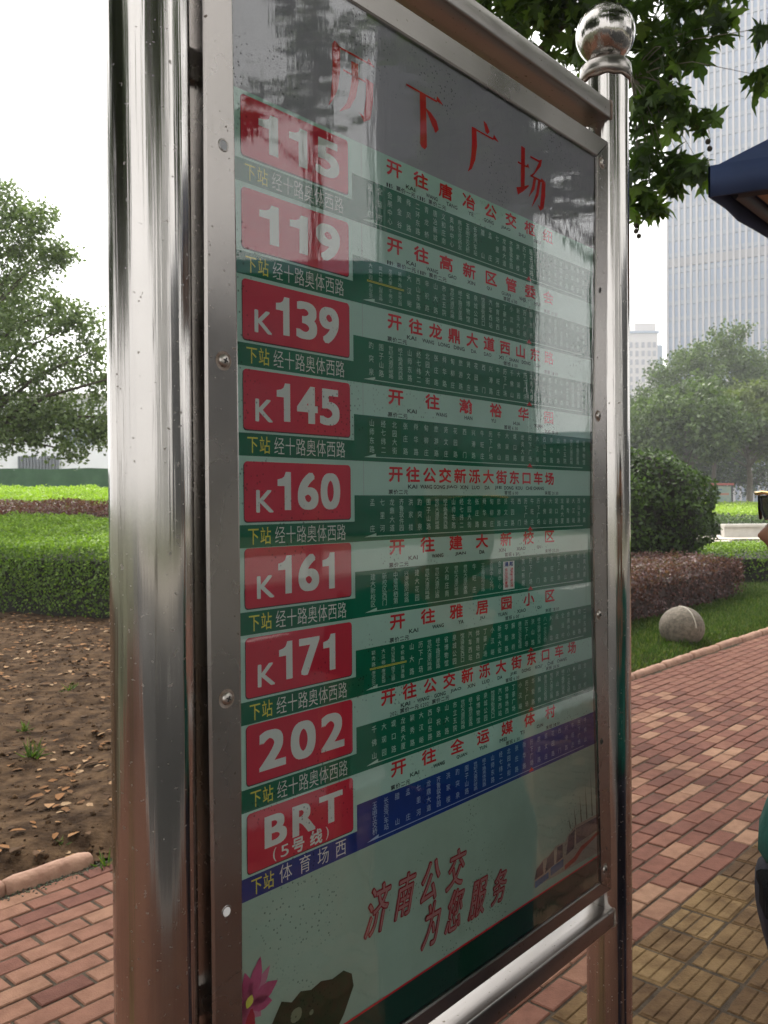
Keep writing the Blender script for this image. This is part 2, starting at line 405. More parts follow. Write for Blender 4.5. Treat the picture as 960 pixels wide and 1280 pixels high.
BARK=mat('bark',(.12,.10,.075),.9,noise=(.2,.175,.14),bump=.8,bscale=30,nscale=8)
BARKD=mat('dark_bark',(.07,.055,.04),.9,noise=(.11,.09,.07),bump=.8,bscale=30,nscale=8)

def bil(c,u,v):
    c=np.asarray(c,float); return ((1-u)*(1-v))[:,None]*c[0]+(u*(1-v))[:,None]*c[1]+(u*v)[:,None]*c[2]+((1-u)*v)[:,None]*c[3]
def hedge(label,cs,zt,leaf,size,dens,core=CORE,zb=None,cat='hedge',group=None,wave=.04,name='hedge',side_leaf=None):
    """cs: four ground corners (front-left, front-right, back-right, back-left); zt: their top heights"""
    cs=np.asarray(cs,float); ctr=cs.mean(0); zb=0 if zb is None else zb
    e=empty(name,(ctr[0],ctr[1],zb),label=label,cat=cat,group=group)
    top=np.array([(c[0],c[1],z) for c,z in zip(cs,zt)]); bot=np.array([(c[0],c[1],zb) for c in cs])
    pts=[];nr=[];
    def area(a,b,c): return np.linalg.norm(np.cross(b-a,c-a))
    A=area(top[0],top[1],top[3]); n=int(A*dens); u,v=rng.random(n),rng.random(n)
    P=bil(top,u,v); wv=wave*(vnoise(P[:,0]+50,P[:,1]+50,.35,5)*2+vnoise(P[:,0]+50,P[:,1]+50,.12,6)*1.5)
    Lu=np.linalg.norm(top[1]-top[0]); Lv=np.linalg.norm(top[3]-top[0]); edge=np.minimum.reduce([u*Lu,(1-u)*Lu,v*Lv,(1-v)*Lv]); P[:,2]+=wv+wave*2.2*vnoise(P[:,0]+90,P[:,1]+90,1.3,15)-.13*np.exp(-edge/.09)-rng.exponential(size*.9,n)+rng.random(n)*size*.6
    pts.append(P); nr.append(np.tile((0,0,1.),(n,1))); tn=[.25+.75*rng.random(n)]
    for i in range(4):
        j=(i+1)%4; q=np.array([bot[i],bot[j],top[j],top[i]]); A=area(q[0],q[1],q[3]); n=int(A*dens*(.8 if i!=2 else .25)); 
        u,v=rng.random(n),rng.random(n)**.62; P=bil(q,u,v); d=q[1]-q[0]; no=np.array([d[1],-d[0],0]); no/=np.linalg.norm(no)+1e-9
        bulge=.05*np.sin(np.pi*v)-.10*np.clip(v-.8,0,1)/.2*(v>.8)*.9+wave*3*vnoise(P[:,0]+P[:,1]+90,P[:,2]+9,.7,18)+wave*2*vnoise(P[:,0]*1.0+P[:,1]+50,P[:,2]+50,.3,8)
        P=P+no*(bulge-rng.exponential(size,n))[:,None]; pts.append(P); tn.append(rng.random(n)**1.5*.7); nr.append(np.tile(no*1.0+(0,0,.12),(n,1))); k_=rng.random(n)<.015; P[k_]+=no*.05  # side leaves tinted darker than the top: older leaves plus painted-in shade
    P=np.concatenate(pts)-(ctr[0],ctr[1],zb); Nn=np.concatenate(nr)
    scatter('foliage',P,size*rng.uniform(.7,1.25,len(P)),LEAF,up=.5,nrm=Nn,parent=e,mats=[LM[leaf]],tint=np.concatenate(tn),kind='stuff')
    cb=[((c-ctr)*.0+ (c-ctr)-(c-ctr)/np.linalg.norm(c-ctr)*(size*2.2+.15)) for c in cs]
    vs=[(c[0],c[1],0) for c in cb]+[(c[0],c[1],z-zb-size*1.6-.10) for c,z in zip(cb,zt)]
    MB().add(vs,[(3,2,1,0),(4,5,6,7),(0,1,5,4),(1,2,6,5),(2,3,7,6),(3,0,4,7)]).build('branches',core,e)
    return e

# left garden hedges
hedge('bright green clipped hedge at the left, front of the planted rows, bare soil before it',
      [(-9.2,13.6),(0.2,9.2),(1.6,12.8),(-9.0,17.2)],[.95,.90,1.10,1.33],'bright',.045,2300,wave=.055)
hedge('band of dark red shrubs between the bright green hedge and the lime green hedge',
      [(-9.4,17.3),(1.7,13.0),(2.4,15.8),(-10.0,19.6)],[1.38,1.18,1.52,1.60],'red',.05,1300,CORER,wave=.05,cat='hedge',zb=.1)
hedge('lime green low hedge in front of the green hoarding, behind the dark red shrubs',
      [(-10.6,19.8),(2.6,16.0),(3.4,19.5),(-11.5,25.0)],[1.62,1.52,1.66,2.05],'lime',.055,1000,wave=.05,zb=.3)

# right garden
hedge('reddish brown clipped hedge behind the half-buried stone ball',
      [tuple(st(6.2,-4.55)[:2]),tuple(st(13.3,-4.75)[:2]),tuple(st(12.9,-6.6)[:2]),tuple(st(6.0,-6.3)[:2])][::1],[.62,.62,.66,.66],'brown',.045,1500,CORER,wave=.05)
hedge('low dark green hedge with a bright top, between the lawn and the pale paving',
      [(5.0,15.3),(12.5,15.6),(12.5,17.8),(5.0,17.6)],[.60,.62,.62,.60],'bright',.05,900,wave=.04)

def round_shrub(label,c,r,h,leaf,size,n):
    e=empty('round_shrub',(c[0],c[1],0),label=label,cat='shrub')
    v=rng.normal(size=(n,3)); v/=np.linalg.norm(v,axis=1)[:,None]; v=v[v[:,2]>-.97]; n=len(v)
    bump_=1+.10*np.sin(v[:,0]*3.1+.7)*np.cos(v[:,2]*2.7+v[:,1]*2)+.06*np.sin(v[:,0]*9+1)*np.sin(v[:,1]*8)+.05*np.sin(v[:,2]*11+v[:,0]*6)
    d=(1-rng.exponential(.05,n))*bump_
    hz=h*.56
    P=np.stack([v[:,0]*r*d*(1-.18*np.clip(v[:,2],0,1)**2),v[:,1]*r*d*(1-.18*np.clip(v[:,2],0,1)**2),hz+v[:,2]*np.where(v[:,2]>0,h-hz,hz)*d],-1); P[:,2]=np.maximum(P[:,2],.03)
    scatter('foliage',P,size*rng.uniform(.7,1.3,n),LEAF2,up=.5,nrm=v+(0,0,.3),parent=e,mats=[LM[leaf]],kind='stuff')
    prof=[(.02,0.02),(r*.30,.03),(r*.70,hz*.4),(r*.84,hz),(r*.66,hz+(h-hz)*.55),(r*.3,hz+(h-hz)*.82),(.01,hz+(h-hz)*.87)]
    MB().lathe(prof,(0,0,0),20).build('branches',CORE,e)
    return e
round_shrub('big round dark green shrub just right of the far sign post',(4.5,15.2),1.32,2.45,'dark',.075,15000)
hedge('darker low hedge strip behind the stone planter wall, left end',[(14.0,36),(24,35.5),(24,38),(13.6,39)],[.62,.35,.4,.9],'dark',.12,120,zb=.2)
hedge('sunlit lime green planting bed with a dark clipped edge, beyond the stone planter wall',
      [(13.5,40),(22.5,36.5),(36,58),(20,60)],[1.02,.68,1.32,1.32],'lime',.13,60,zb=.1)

# lawn grass tufts
def lawn_pts(n,s0,s1,t0,t1):
    s=rng.uniform(s0,s1,n); t=rng.uniform(t0,t1,n); x=s*S.x+t*T.x; y=s*S.y+t*T.y; return x,y
gr=[]
x,y=lawn_pts(46000,6.4,14,-5.2,-3.40); gr.append((x,y))
x2=rng.uniform(4.8,11,26000); y2=rng.uniform(10.5,15.4,26000); tt=x2*T.x+y2*T.y; ok=(tt<-3.45)&~((tt<-4.6)&(tt>-6.4)&((x2*S.x+y2*S.y)<13.2)); gr.append((x2[ok],y2[ok]))
gx=np.concatenate([a for a,_ in gr]); gy=np.concatenate([b for _,b in gr]); ok=(vnoise(gx+40,gy+40,.5,12)+vnoise(gx+40,gy+40,.15,13)*.7)>-.75; gx,gy=gx[ok],gy[ok]
scatter('grass',np.stack([gx,gy,gz(gx,gy)-.005],-1),rng.uniform(.04,.085,len(gx)),GRASS,up=.55,grass=True,mats=[LM['grass']],label='short patchy green grass between the kerb and the hedges on the right',cat='grass',kind='stuff')
# leaf litter and clods on bare soil
LIT=mat('dry_leaves',spec=.12,rough=.85,tint=[(.05,.03,.017),(.10,.055,.028),(.20,.095,.038),(.26,.14,.065),(.33,.23,.14)])
n=9000; s_=rng.uniform(-.6,7.2,n); t_=-3.42-rng.random(n)**1.1*8; x=s_*S.x+t_*T.x; y=s_*S.y+t_*T.y; ok=(vnoise(x+60,y+60,.5,31)+.6*vnoise(x+60,y+60,.14,32)+rng.normal(0,.14,n))>-.03; x,y=x[ok],y[ok]; n=len(x)
scatter('fallen_leaves',np.stack([x,y,gz(x,y)+.008],-1),rng.uniform(.025,.085,n),LEAF2,up=.82,mats=[LIT],label='scattered dry brown leaves and litter on the bare soil',cat='leaf litter',kind='stuff')
CLOD=mat('soil_clods',(.028,.017,.010),.95,noise=(.12,.072,.04),bump=.6,nscale=25,spec=.05)
n=15000; s_=rng.uniform(-.6,7.2,n); t_=-3.40-rng.random(n)**1.3*8; x=s_*S.x+t_*T.x; y=s_*S.y+t_*T.y
OCT=(np.array([(.5,0,0),(0,.45,.05),(-.45,.05,0),(0,-.5,0),(.05,0,.38),(0,0,-.2)]),[(0,1,4),(1,2,4),(2,3,4),(3,0,4),(1,0,5),(2,1,5),(3,2,5),(0,3,5)])
scatter('soil_clods',np.stack([x,y,gz(x,y)],-1),rng.gamma(1.8,.009,n).clip(.005,.055),OCT,up=.6,mats=[CLOD],label='loose clods and crumbs of brown soil on the bare bed',cat='soil',kind='stuff')
# moss and grit along the kerb
n=5000; s_=rng.uniform(-1,9,n); t_=-3.27+rng.normal(0,.018,n); x=s_*S.x+t_*T.x; y=s_*S.y+t_*T.y
MOSS=mat('moss_grit',rough=.95,tint=[(.05,.045,.035),(.09,.085,.06),(.06,.085,.04),(.15,.13,.10)])
scatter('kerb_grit',np.stack([x,y,np.full(n,-.002)],-1),rng.uniform(.004,.014,n),OCT,up=.6,mats=[MOSS],label='mossy grit filling the gutter along the terracotta kerb',cat='grit',kind='stuff')

def weed(x,y,n,h,label):
    e=empty('weed',(x,y,float(gz(np.array([x]),np.array([y]))[0])-.01),label=label,cat='weed',group='weeds in the bare soil')
    P=rng.normal(0,.012,(n,3)); P[:,2]=0
    scatter('blades',P,rng.uniform(h*.4,h*.95,n),GRASS,up=.45,grass=True,parent=e,mats=[LM['grass']])
for (a,b,n_,h_,lb) in [(-1.17,3.56,26,.13,'grassy weed growing in the gap of the broken kerb'),
    (-2.35,5.55,22,.11,'tuft of green weed in the middle of the bare soil'),(-2.05,4.95,30,.13,'upright leafy weed nearest the steel post on the bare soil'),
    (-2.85,5.6,18,.10,'small weed tuft at the left edge of the bare soil'),(-2.55,6.9,22,.12,'far weed tuft in front of the bright hedge'),
    (-1.9,6.8,22,.14,'weed tuft beside the steel post below the hedge'),(-1.42,3.72,14,.05,'tiny green sprout just behind the kerb')]:
    weed(a,b,n_,h_,lb)

def tree(label,base,trunk,cents,nleaf,lsize,leaf,bark=BARK,shape=LEAF,spread=.5,name='tree',group=None,cat='tree',up=.35,twist=None,sub=None):
    """trunk: list of (x,y,z,r); cents: list of (x,y,z,radius) clumps, all relative to base"""
    e=empty(name,base,label=label,cat=cat,group=group)
    mb=MB(); mb.tube([t[:3] for t in trunk],[t[3] for t in trunk],10)
    tp=[Vector(t[:3]) for t in trunk]; tr=[t[3] for t in trunk]
    for (x,y,z,r) in cents:
        c=Vector((x,y,z)); zj=max(tp[0].z, min(tp[-1].z, z-(Vector((x,y,0))-Vector((tp[-1].x,tp[-1].y,0))).length*.75))
        zj=max(zj,tp[-1].z*.45)
        for i in range(len(tp)-1):
            if tp[i].z<=zj<=tp[i+1].z+1e-6: break
        f=(zj-tp[i].z)/max(1e-6,tp[i+1].z-tp[i].z); a=tp[i].lerp(tp[i+1],f); r0=(tr[i]*(1-f)+tr[i+1]*f)*.4
        m_=a.lerp(c,.5)+Vector((random.uniform(-.1,.1),random.uniform(-.1,.1),.12))*(c-a).length*.6
        mb.tube([a,a.lerp(m_,.6),m_,m_.lerp(c,.6),c],[r0,r0*.8,r0*.6,r0*.4,r0*.2],6,caps=False)
    mb.build('trunk',bark,e)
    C=np.array(cents); wgt=C[:,3]**2; wgt/=wgt.sum(); cnt=rng.multinomial(nleaf,wgt); P=[]
    for (x,y,z,r),k in zip(cents,cnt):
        ns=max(4,int(k/26)); d=rng.normal(size=(ns,3)); d/=np.linalg.norm(d,axis=1)[:,None]; sc_=d*(rng.random(ns)**.45)[:,None]*r*np.array([1,1,.72])
        pick=rng.integers(0,ns,k); P.append(np.array([x,y,z])+sc_[pick]+rng.normal(0,r*.11+lsize*.25,(k,3)))
    P=np.concatenate(P)
    scatter('foliage',P,lsize*rng.uniform(.6,1.25,len(P)),shape,up=up,parent=e,mats=[LM[leaf]],kind='stuff')
    return e
def crown(c,r,h,n,rr,flat=.9):
    out=[]
    for i in range(n):
        a=i*2.39996+random.uniform(-.3,.3); f=(i+.5)/n; el=math.acos(1-1.7*f)
        k=random.uniform(.55,.95); out.append((c[0]+math.cos(a)*math.sin(el)*r*k,c[1]+math.sin(a)*math.sin(el)*r*k,c[2]+math.cos(el)*h*k*flat,rr*random.uniform(.7,1.25)))
    return out
# left tree behind the hedges
random.seed(11)
cl=[(.4,0,5.9,.8),(.75,.2,5.5,.55),(1.3,0,5.3,.45),(-.4,0,6.2,.8),(.3,.3,5.0,.9),(1.2,0,4.35,.7),(1.8,0,4.15,.6),(2.15,.1,3.7,.5),(.2,0,4.0,1.0),(1.2,.2,3.3,.85),(2.0,.3,2.9,.7),(2.7,0,3.2,.5),(1.2,0,2.3,.8),(.1,.2,2.6,1.0),(2.2,.2,2.05,.6),(-1,0,3.2,1.2),(-1.6,.2,4.6,1.2),(-1.2,0,5.8,.9),(-2.4,0,3.6,1.0),(.6,-.2,1.75,.5),(1.6,0,1.65,.45),(2.9,.4,2.3,.5),(-.4,1.2,4.6,1.1),(-.2,-1.1,3.4,1.0)]
cl=[(a_,b_,c_*1.10+(.45 if c_<3 else .25),d_*.95) for a_,b_,c_,d_ in cl]+[(1.3,.3,3.0,.6),(.6,.1,2.75,.6),(2.0,.2,2.7,.5),(-.5,.3,2.9,.8),(.9,.1,6.9,.5),(.35,0,7.25,.5),(1.5,.1,6.1,.4),(-.6,.2,7.3,.7)]
tree('leafy tree rising above the green hoarding at the left edge, white sky behind',(-7.8,17.0,.3),[(-.6,0,0,.17),(-.5,0,1.2,.15),(-.3,.05,2.6,.12),(0,0,4.2,.08),(.1,0,5.4,.04)],cl,44000,.092,'pale',BARKD,up=.25,name='tree')

# plane tree whose branches hang behind the right post; trunk hidden by the board
random.seed(5)
base=Vector((.95,6.6,0))
near=[(0.83,6.2,5.05,.40),(1.03,6.0,4.91,.34),(1.25,6.0,4.88,.30),(1.0,6.2,4.80,.30),(0.72,6.2,5.16,.30),(1.36,6.0,5.01,.36),(1.53,5.8,4.84,.34),(1.69,5.6,4.67,.32),(1.83,5.4,4.58,.26),(1.69,5.6,4.49,.26),(1.90,5.2,4.48,.16),(1.76,5.5,4.30,.24),(1.81,5.2,4.25,.18),(1.97,5.0,4.27,.11),(2.0,5.0,4.45,.2),
 (1.68,5.5,4.08,.22),(1.62,5.4,3.89,.2),(1.77,5.3,3.98,.13),(1.86,5.25,3.84,.10),(1.93,5.2,3.80,.08),(1.62,5.4,3.66,.16),(1.72,5.3,3.57,.13),(1.83,5.2,3.50,.11),(1.90,5.1,3.47,.08),(1.76,5.2,3.42,.09),(1.62,5.4,3.48,.12),(1.63,5.4,3.36,.10),(1.70,5.3,3.31,.06),(2.07,4.6,4.02,.06),(2.05,4.6,3.76,.07),(1.45,6.3,4.72,.24),(1.15,6.2,5.3,.5),(1.6,6.0,5.3,.5),(.6,6.3,5.6,.5)]
e=empty('plane_tree',base,label='plane tree with big lobed leaves hanging behind the ball-topped post',cat='tree')
mb=MB(); mb.tube([(0,0,-.1),(.02,0,1.5),(-.02,.02,3.0),(.05,-.05,4.6),(.1,-.3,6.2),(.1,-.8,8)],[.17,.14,.13,.11,.08,.04],12)
over=[]
for i in range(60):
    x=random.uniform(-2.2,5.6); y=random.uniform(-3.6,7.0); z=random.uniform(5.4,8.2)
    if z<1.5+.66*y+.8: z=1.5+.66*y+.9
    if x<-.42*y-.2 and y>0: continue
    if z>8.9: continue
    over.append((x,y,z,random.uniform(.7,1.15)))
def limb(a,b,r0,sag=.25):
    a=Vector(a);b=Vector(b);m_=a.lerp(b,.5)+Vector((0,0,sag)); mb.tube([a,a.lerp(m_,.55)+Vector((0,0,sag*.2)),m_,m_.lerp(b,.55),b],[r0,r0*.75,r0*.55,r0*.35,r0*.14],6,caps=False)
for i in range(46):   # unseen clumps added to the crown to shade the near right paving
    x=random.uniform(-1.5,2.8); y=random.uniform(4.6,8.6); z=max(random.uniform(6.0,8.5),1.5+.66*y+1.0); over.append((x,y,z,random.uniform(.7,1.0)))
rel=lambda p:(p[0]-base.x,p[1]-base.y,p[2])
limb((.05,-.05,4.6),rel((1.45,5.9,4.9)),.05,.1); limb((0,0,3.9),rel((1.6,5.5,4.2)),.035,.2)
twigs=[]
for p in near:
    a=(1.45,5.9,4.9) if p[2]>4.35 else (1.6,5.5,4.2); limb(rel(a),rel(p[:3]),.005,.09)
for p in over[::2]: limb((.1,-.3,6.0),rel(p[:3]),.04,.3)
mb.build('trunk',BARK,e)
# leaves: the nearest ones are leaves of their own, the rest one mass
LP=[]
for (x,y,z,r) in near:
    k=int(7+430*r*r); d=rng.normal(size=(k,3)); d/=np.linalg.norm(d,axis=1)[:,None]
    LP.append(np.array([x,y,z])+d*(rng.random(k)**.5)[:,None]*r*np.array([1,1,.8]))
LP=np.concatenate(LP)
order=np.argsort([ (abs(p[0]-1.78)+abs(p[2]-3.7)*.8+ (p[1]-5.2)*.2) for p in LP]); one=LP[order[:290]]; LPr=LP[order[290:]]
lmes=[]
for i in range(8):
    V,F=PLANE; me=bpy.data.meshes.new('leaf'); s_=1.0; cup=random.uniform(-.3,.3)
    me.from_pydata([(a,b,c+cup*a*a*2-.15*b*b*random.uniform(.5,1.6)) for a,b,c in V],[],F); me.materials.append(LM['plane'])
    a=me.attributes.new('tint','FLOAT','FACE'); a.data.foreach_set('value',[[.1,.25,.4,.5,.3,.6,.2,.95][i]]*len(F)); lmes.append(me)
for i,p in enumerate(one):
    o=bpy.data.objects.new('leaf',lmes[random.randrange(8)]); sc.collection.objects.link(o); o.parent=e
    o.location=rel(p); s_=random.uniform(.085,.16); o.scale=(s_,s_,s_)
    o.rotation_euler=(random.gauss(-.75,.5),random.gauss(0,.5),random.uniform(0,6.28))
scatter('foliage',LPr-np.array(base),rng.uniform(.075,.14,len(LPr)),PLANE,up=.4,parent=e,mats=[LM['plane']],kind='stuff')
OV=[]
for (x,y,z,r) in over:
    k=int(330*r*r); d=rng.normal(size=(k,3)); d/=np.linalg.norm(d,axis=1)[:,None]; OV.append(np.array([x,y,z])+d*(rng.random(k)**.5)[:,None]*r*np.array([1.25,1.25,.7]))
OV=np.concatenate(OV)
scatter('upper_foliage',OV-np.array(base),rng.uniform(.13,.22,len(OV)),PLANE,up=.45,parent=e,mats=[LM['plane']],kind='stuff')
SEED=mat('seed_ball',(.05,.04,.022),.9,bump=.8,bscale=200)
for (x,y,z) in [(1.937,5.1,3.623),(1.947,5.1,3.581),(1.817,5.4,4.149),(1.597,5.4,3.191),(1.615,5.4,3.16),(1.60,5.4,3.225)]:
    mb=MB(); mb.lathe([(.001,-.016),(.009,-.014),(.0155,-.005),(.0155,.005),(.009,.014),(.001,.016)],(0,0,0),12); mb.tube([(0,0,.014),(.004,0,.06),(-.004,0,.11)],.0012,5)
    mb.build('seed_ball',SEED,e,loc=rel((x,y,z)))

# street trees on the road side (they hang over and mirror in the sign)
random.seed(9)
def street_tree(label,b,h,r,n,low=()):
    cs=crown((0,0,h),r,r*.8,30,r*.36)+list(low)
    tree(label,b,[(0,0,0,.17),(.05,0,h*.4,.14),(0,.05,h*.75,.1),(0,0,h,.05)],cs,n,.26,'plane',BARK,name='street_tree',group='street trees on the road side',shape=LEAF2)
tree('tall street tree across the road, mirrored at the top of the board',(16,1.6,0),[(0,0,0,.15),(.05,0,5,.12),(0,.05,9,.1),(0,0,17,.05)],
     crown((0,0,18.5),4.6,3.2,26,1.5)+[(0,-.1,11.2,1.0),(.2,.3,10.2,.85),(0,-.6,9.4,.7),(-.1,.4,8.9,.45),(.1,-1.3,8.9,.4)],15000,.26,'plane',BARK,name='street_tree',group='street trees on the road side',shape=LEAF2)
street_tree('street tree on the near kerb right of the bus stop, beyond the canopy',(10.6,5.4,0),7.4,2.7,9000,[(-.4,1.2,5.0,.8),(-.3,2.0,4.4,.7)])
street_tree('street tree behind the photographer on the near kerb',(2.4,-5.0,0),6.6,3.6,9000)

for lb,b,h_,r_ in (('garden tree behind and left of the board, nearest the kerb',(-6.5,-1.0,0),5.4,3.2),('garden tree well behind the board, second from the kerb',(-11,-6.5,0),6.4,4.0),
                   ('garden tree on the far left of the bare soil',(-13.5,5.0,0),5.6,3.0)):
    tree(lb,b,[(0,0,0,.17),(.05,0,h_*.4,.14),(0,.05,h_*.75,.1),(0,0,h_,.05)],crown((0,0,h_),r_,r_*.9,30,r_*.36),9000,.26,'dark',BARKD,name='garden_tree',group='garden trees left of the bus stop',shape=LEAF2)
# background trees beyond the lawn
random.seed(21)
BT=[((20.5,58,.9),6.2,4.4,3.6,'mid','rounded green tree in the far row, right behind the round shrub'),
 ((30.0,78,1),12.3,6.5,5.8,'mid','tallest broad tree in the far row, before the left part of the glass tower'),
 ((41.0,80,1),13.2,7.6,6.0,'mid','tall tree at the right end of the far row, under the glass tower'),
 ((26.0,61,.95),6.9,4.0,3.8,'yel','yellow-green tree with a pale trunk behind the lime green bed'),
 ((20.4,76,1),6.4,3.6,3.0,'mid','narrow tree in the far row just right of the white apartment tower'),
 ((35.0,70,1),7.6,4.4,4.0,'yel','low pale tree at the right frame edge of the far row'),
 ((24.4,84,1),8.0,5.0,4.4,'dark','shaded tree behind the notice board with thin dark trunks'),
 ((33.5,92,1),9.5,6.4,5.2,'dark','dark tree deep in the far row behind the yellow-green tree'),
 ((31.0,97,1),5.2,7.5,4.6,'dark','low spreading dark tree closing the gap under the far crowns'),
 ((42.0,98,1),5.4,7.5,4.8,'dark','low spreading dark tree at the right end of the far row'),
 ((22.0,99,1),5.0,6.5,4.4,'dark','low spreading dark tree left of the notice board')]
for b,h,r,vh,lf,lb in BT:
    cs=crown((0,0,h-vh*.25),r,vh,26,r*.3)
    tree(lb,b,[(0,0,0,.22),(.1,0,h*.3,.18),(-.1,0,h*.6,.12),(0,0,h*.9,.06)],cs,21000,.31,lf,BARK if lf=='yel' else BARKD,name='tree',group='trees beyond the lawn',up=.3)


# ================================================================== stone things, planter, notice board
STONE=mat('rough_granite',(.10,.082,.062),.85,noise=(.20,.17,.13),bump=.5,bscale=60,nscale=30)
PAINTL=mat('pale_streak',(.5,.46,.38),.8)
e=empty('stone_ball',(3.075,8.85,.045),label='half-buried round granite ball with a pale streak, on the grass before the red-brown hedge',cat='stone ball')
prof=[(.001,.352)]+[(.226*math.sin(a),.135+.217*math.cos(a)) for a in np.linspace(.08,2.3,20)]
MB().lathe(prof[::-1],(0,0,0),36).build('ball',STONE,e)
pts=[]
for a in np.linspace(-.2,1.45,12): pts.append((.2275*math.sin(a)*math.cos(-1.25)+.0,.2275*math.sin(a)*math.sin(-1.25),.135+.2185*math.cos(a)))
MB().tube(pts,.006,6).build('pale_streak',PAINTL,e)
PLST=mat('pale_stone',(.42,.40,.36),.85,noise=(.5,.48,.44),bump=.3,nscale=3)
PAVP=mat('pale_paving',(.5,.44,.36),.85,noise=(.55,.5,.42),nscale=2)
MB().add([(9,26.5,.012),(60,26.5,.012),(60,36,.012),(9,36,.012)],[(0,1,2,3)]).build('garden_path',PAVP,kind='structure')
e=empty('planter_wall',(13.4,33.9,0),label='low pale stone planter wall with a capping ledge across the garden path',cat='wall')
for i in range(8):
    MB().box((1.0+i*2.0,0,.22),(1.985,.34,.42)).build('stone_panel',PLST,e)
    MB().cham((1.0+i*2.0,-.03,.48),(1.99,.46,.11),.02).build('capping_stone',PLST,e)
REDP=mat('faded_red_paint',(.32,.06,.045),.7,noise=(.4,.12,.09),nscale=5)
GREYP=mat('grey_panel',(.34,.35,.38),.7); DARKG=mat('dark_post',(.06,.065,.065),.6)
e=empty('notice_board',(25.85,70,.8),R(-4),label='notice board with red top rail and grey end panel beyond the lime bed',cat='notice board')
MB().box((.35,0,1.0),(.62,.12,1.75)).build('grey_end_panel',GREYP,e)
for x in (0,.74,2.55): MB().box((x,0,.95),(.12,.14,1.9)).build('post',DARKG,e)
MB().cham((1.28,0,1.95),(2.8,.3,.16),.03).build('red_rail',REDP,e)
BOARD=mat('faded_poster',(.20,.30,.27),.6,noise=(.34,.38,.30),nscale=1.6)
pb=MB().box((1.65,-.02,1.15),(1.62,.06,1.3)).build('board_panel',BOARD,e)
MB().box((1.65,0,.36),(1.7,.1,.28)).build('lower_rail',DARKG,e)
BLU=mat('board_blue',(.10,.16,.30),.6); ORG=mat('board_red',(.42,.16,.10),.6)
MB().box((1.5,-.056,1.52),(.5,.006,.1)).build('faded_heading',BLU,pb)
MB().box((1.85,-.056,1.15),(.85,.006,.14)).build('faded_line',ORG,pb)

# ================================================================== left background: hoarding and hall
TURF=mat('artificial_turf',(.028,.075,.034),.95,noise=(.045,.105,.05),bump=.6,bscale=9,nscale=1.5)
e=empty('green_hoarding',(-30,34,.4),label='tall green turf-covered hoarding behind the left hedges',cat='hoarding')
for i in range(14):
    vs=[];fs=[];nn=18; x0=i*2.5
    for k in range(nn+1):
        xx=x0+2.49*k/nn; yy=.05*math.sin(xx*5.1)+.035*math.sin(xx*11+2)+.02*math.sin(xx*23)+xx*.05
        for z in (0,1.3,2.56+.02*math.sin(xx*2.2)): vs.append((xx,yy+(.03*math.sin(xx*3) if z==1.3 else 0),z))
    for k in range(nn):
        for l in range(2): fs.append((k*3+l,(k+1)*3+l,(k+1)*3+l+1,k*3+l+1))
    b=len(vs)
    vs+= [(x0,x0*.05+.25,0),(x0+2.49,(x0+2.49)*.05+.25,0),(x0+2.49,(x0+2.49)*.05+.25,2.5),(x0,x0*.05+.25,2.5)]
    fs+= [(b+1,b,b+3,b+2)]
    MB().add(vs,fs,0,True).build('turf_panel',TURF,e)
HALLW=mat('pale_render',(.62,.63,.64),.8,noise=(.68,.69,.70),nscale=.3)
GLASS=mat('window_glass',(.10,.13,.16),.15,spec=.8)
LOUV=mat('dark_louvre',(.08,.095,.11),.6)
e=empty('exhibition_hall',(-46,90,0),label='pale hall behind the left tree, dark louvre slats showing above the hoarding',cat='building')
MB().box((27,10,6.4),(80,18,12.8)).build('wall',HALLW,e)
MB().box((27,10,13.0),(81,19,.5)).build('roof',PLST,e)
for i in range(13):
    MB().box((7.4+i*.34,.7,5.2),(.16,.35,2.9 if i!=6 else 2.2)).build('louvre_slat',LOUV,e)
for i in range(11):
    w_=MB().box((13.5+i*5,.98,8.6),(3.2,.08,1.6)).build('window',GLASS,e)

# ================================================================== right background: towers
TW=mat('tower_cladding',(.34,.32,.33),.6,noise=(.40,.38,.39),nscale=.05); TG=mat('tower_glass',(.17,.25,.40),.2,spec=.7,noise=(.22,.28,.37),nscale=.12)
TS_=mat('tower_spandrel',(.22,.27,.34),.5); TM=mat('tower_dark_band',(.22,.22,.24),.5)
e=empty('glass_tower',(73.4,222,0),R(-29),label='huge hazy glass office tower with close vertical fins rising out of the picture',cat='skyscraper')
W=74; HT=205
MB().box((W/2,20,HT/2),(W-.8,39.2,HT-1)).build('curtain_wall',TG,e)
fin=MB().box((0,0,0),(.5,.7,HT)).build('fin',TW,e,loc=(.35,-.1,HT/2))
nf=int(W/1.45)
for i in range(1,nf+1):
    o=fin.copy(); sc.collection.objects.link(o); o.parent=e; o.location=(.35+i*1.45,-.1,HT/2)
fm=fin.data
for i in range(1,20):
    o=fin.copy(); sc.collection.objects.link(o); o.parent=e; o.location=(.3,.3+i*2.0,HT/2); o.rotation_euler=(0,0,math.pi/2)
sp=MB().box((0,0,0),(W-.2,.3,1.05)).build('spandrel',TS_,e,loc=(W/2,.25,3))
for i in range(1,int(HT/4.1)):
    o=sp.copy(); sc.collection.objects.link(o); o.parent=e; o.location=(W/2,.25,3+i*4.1)
for zz in (62.5,133): MB().box((W/2,.2,zz),(W-.1,.5,2.2)).build('plant_floor_band',TM,e)
CREAM=mat('cream_render',(.50,.45,.41),.8,noise=(.55,.50,.46),nscale=.05); PINKW=mat('dusty_window',(.22,.21,.23),.4)
e=empty('apartment_tower',(94,310,0),label='distant cream apartment tower with a stepped top, left of the glass tower',cat='building')
MB().box((0,8,31),(11,15,62)).build('wall',CREAM,e)
MB().box((-5.6,9,29.5),(3.2,13,59)).build('wall',CREAM,e)
MB().box((1.8,8,64),(7.6,10,4.2)).build('roof_storey',CREAM,e)
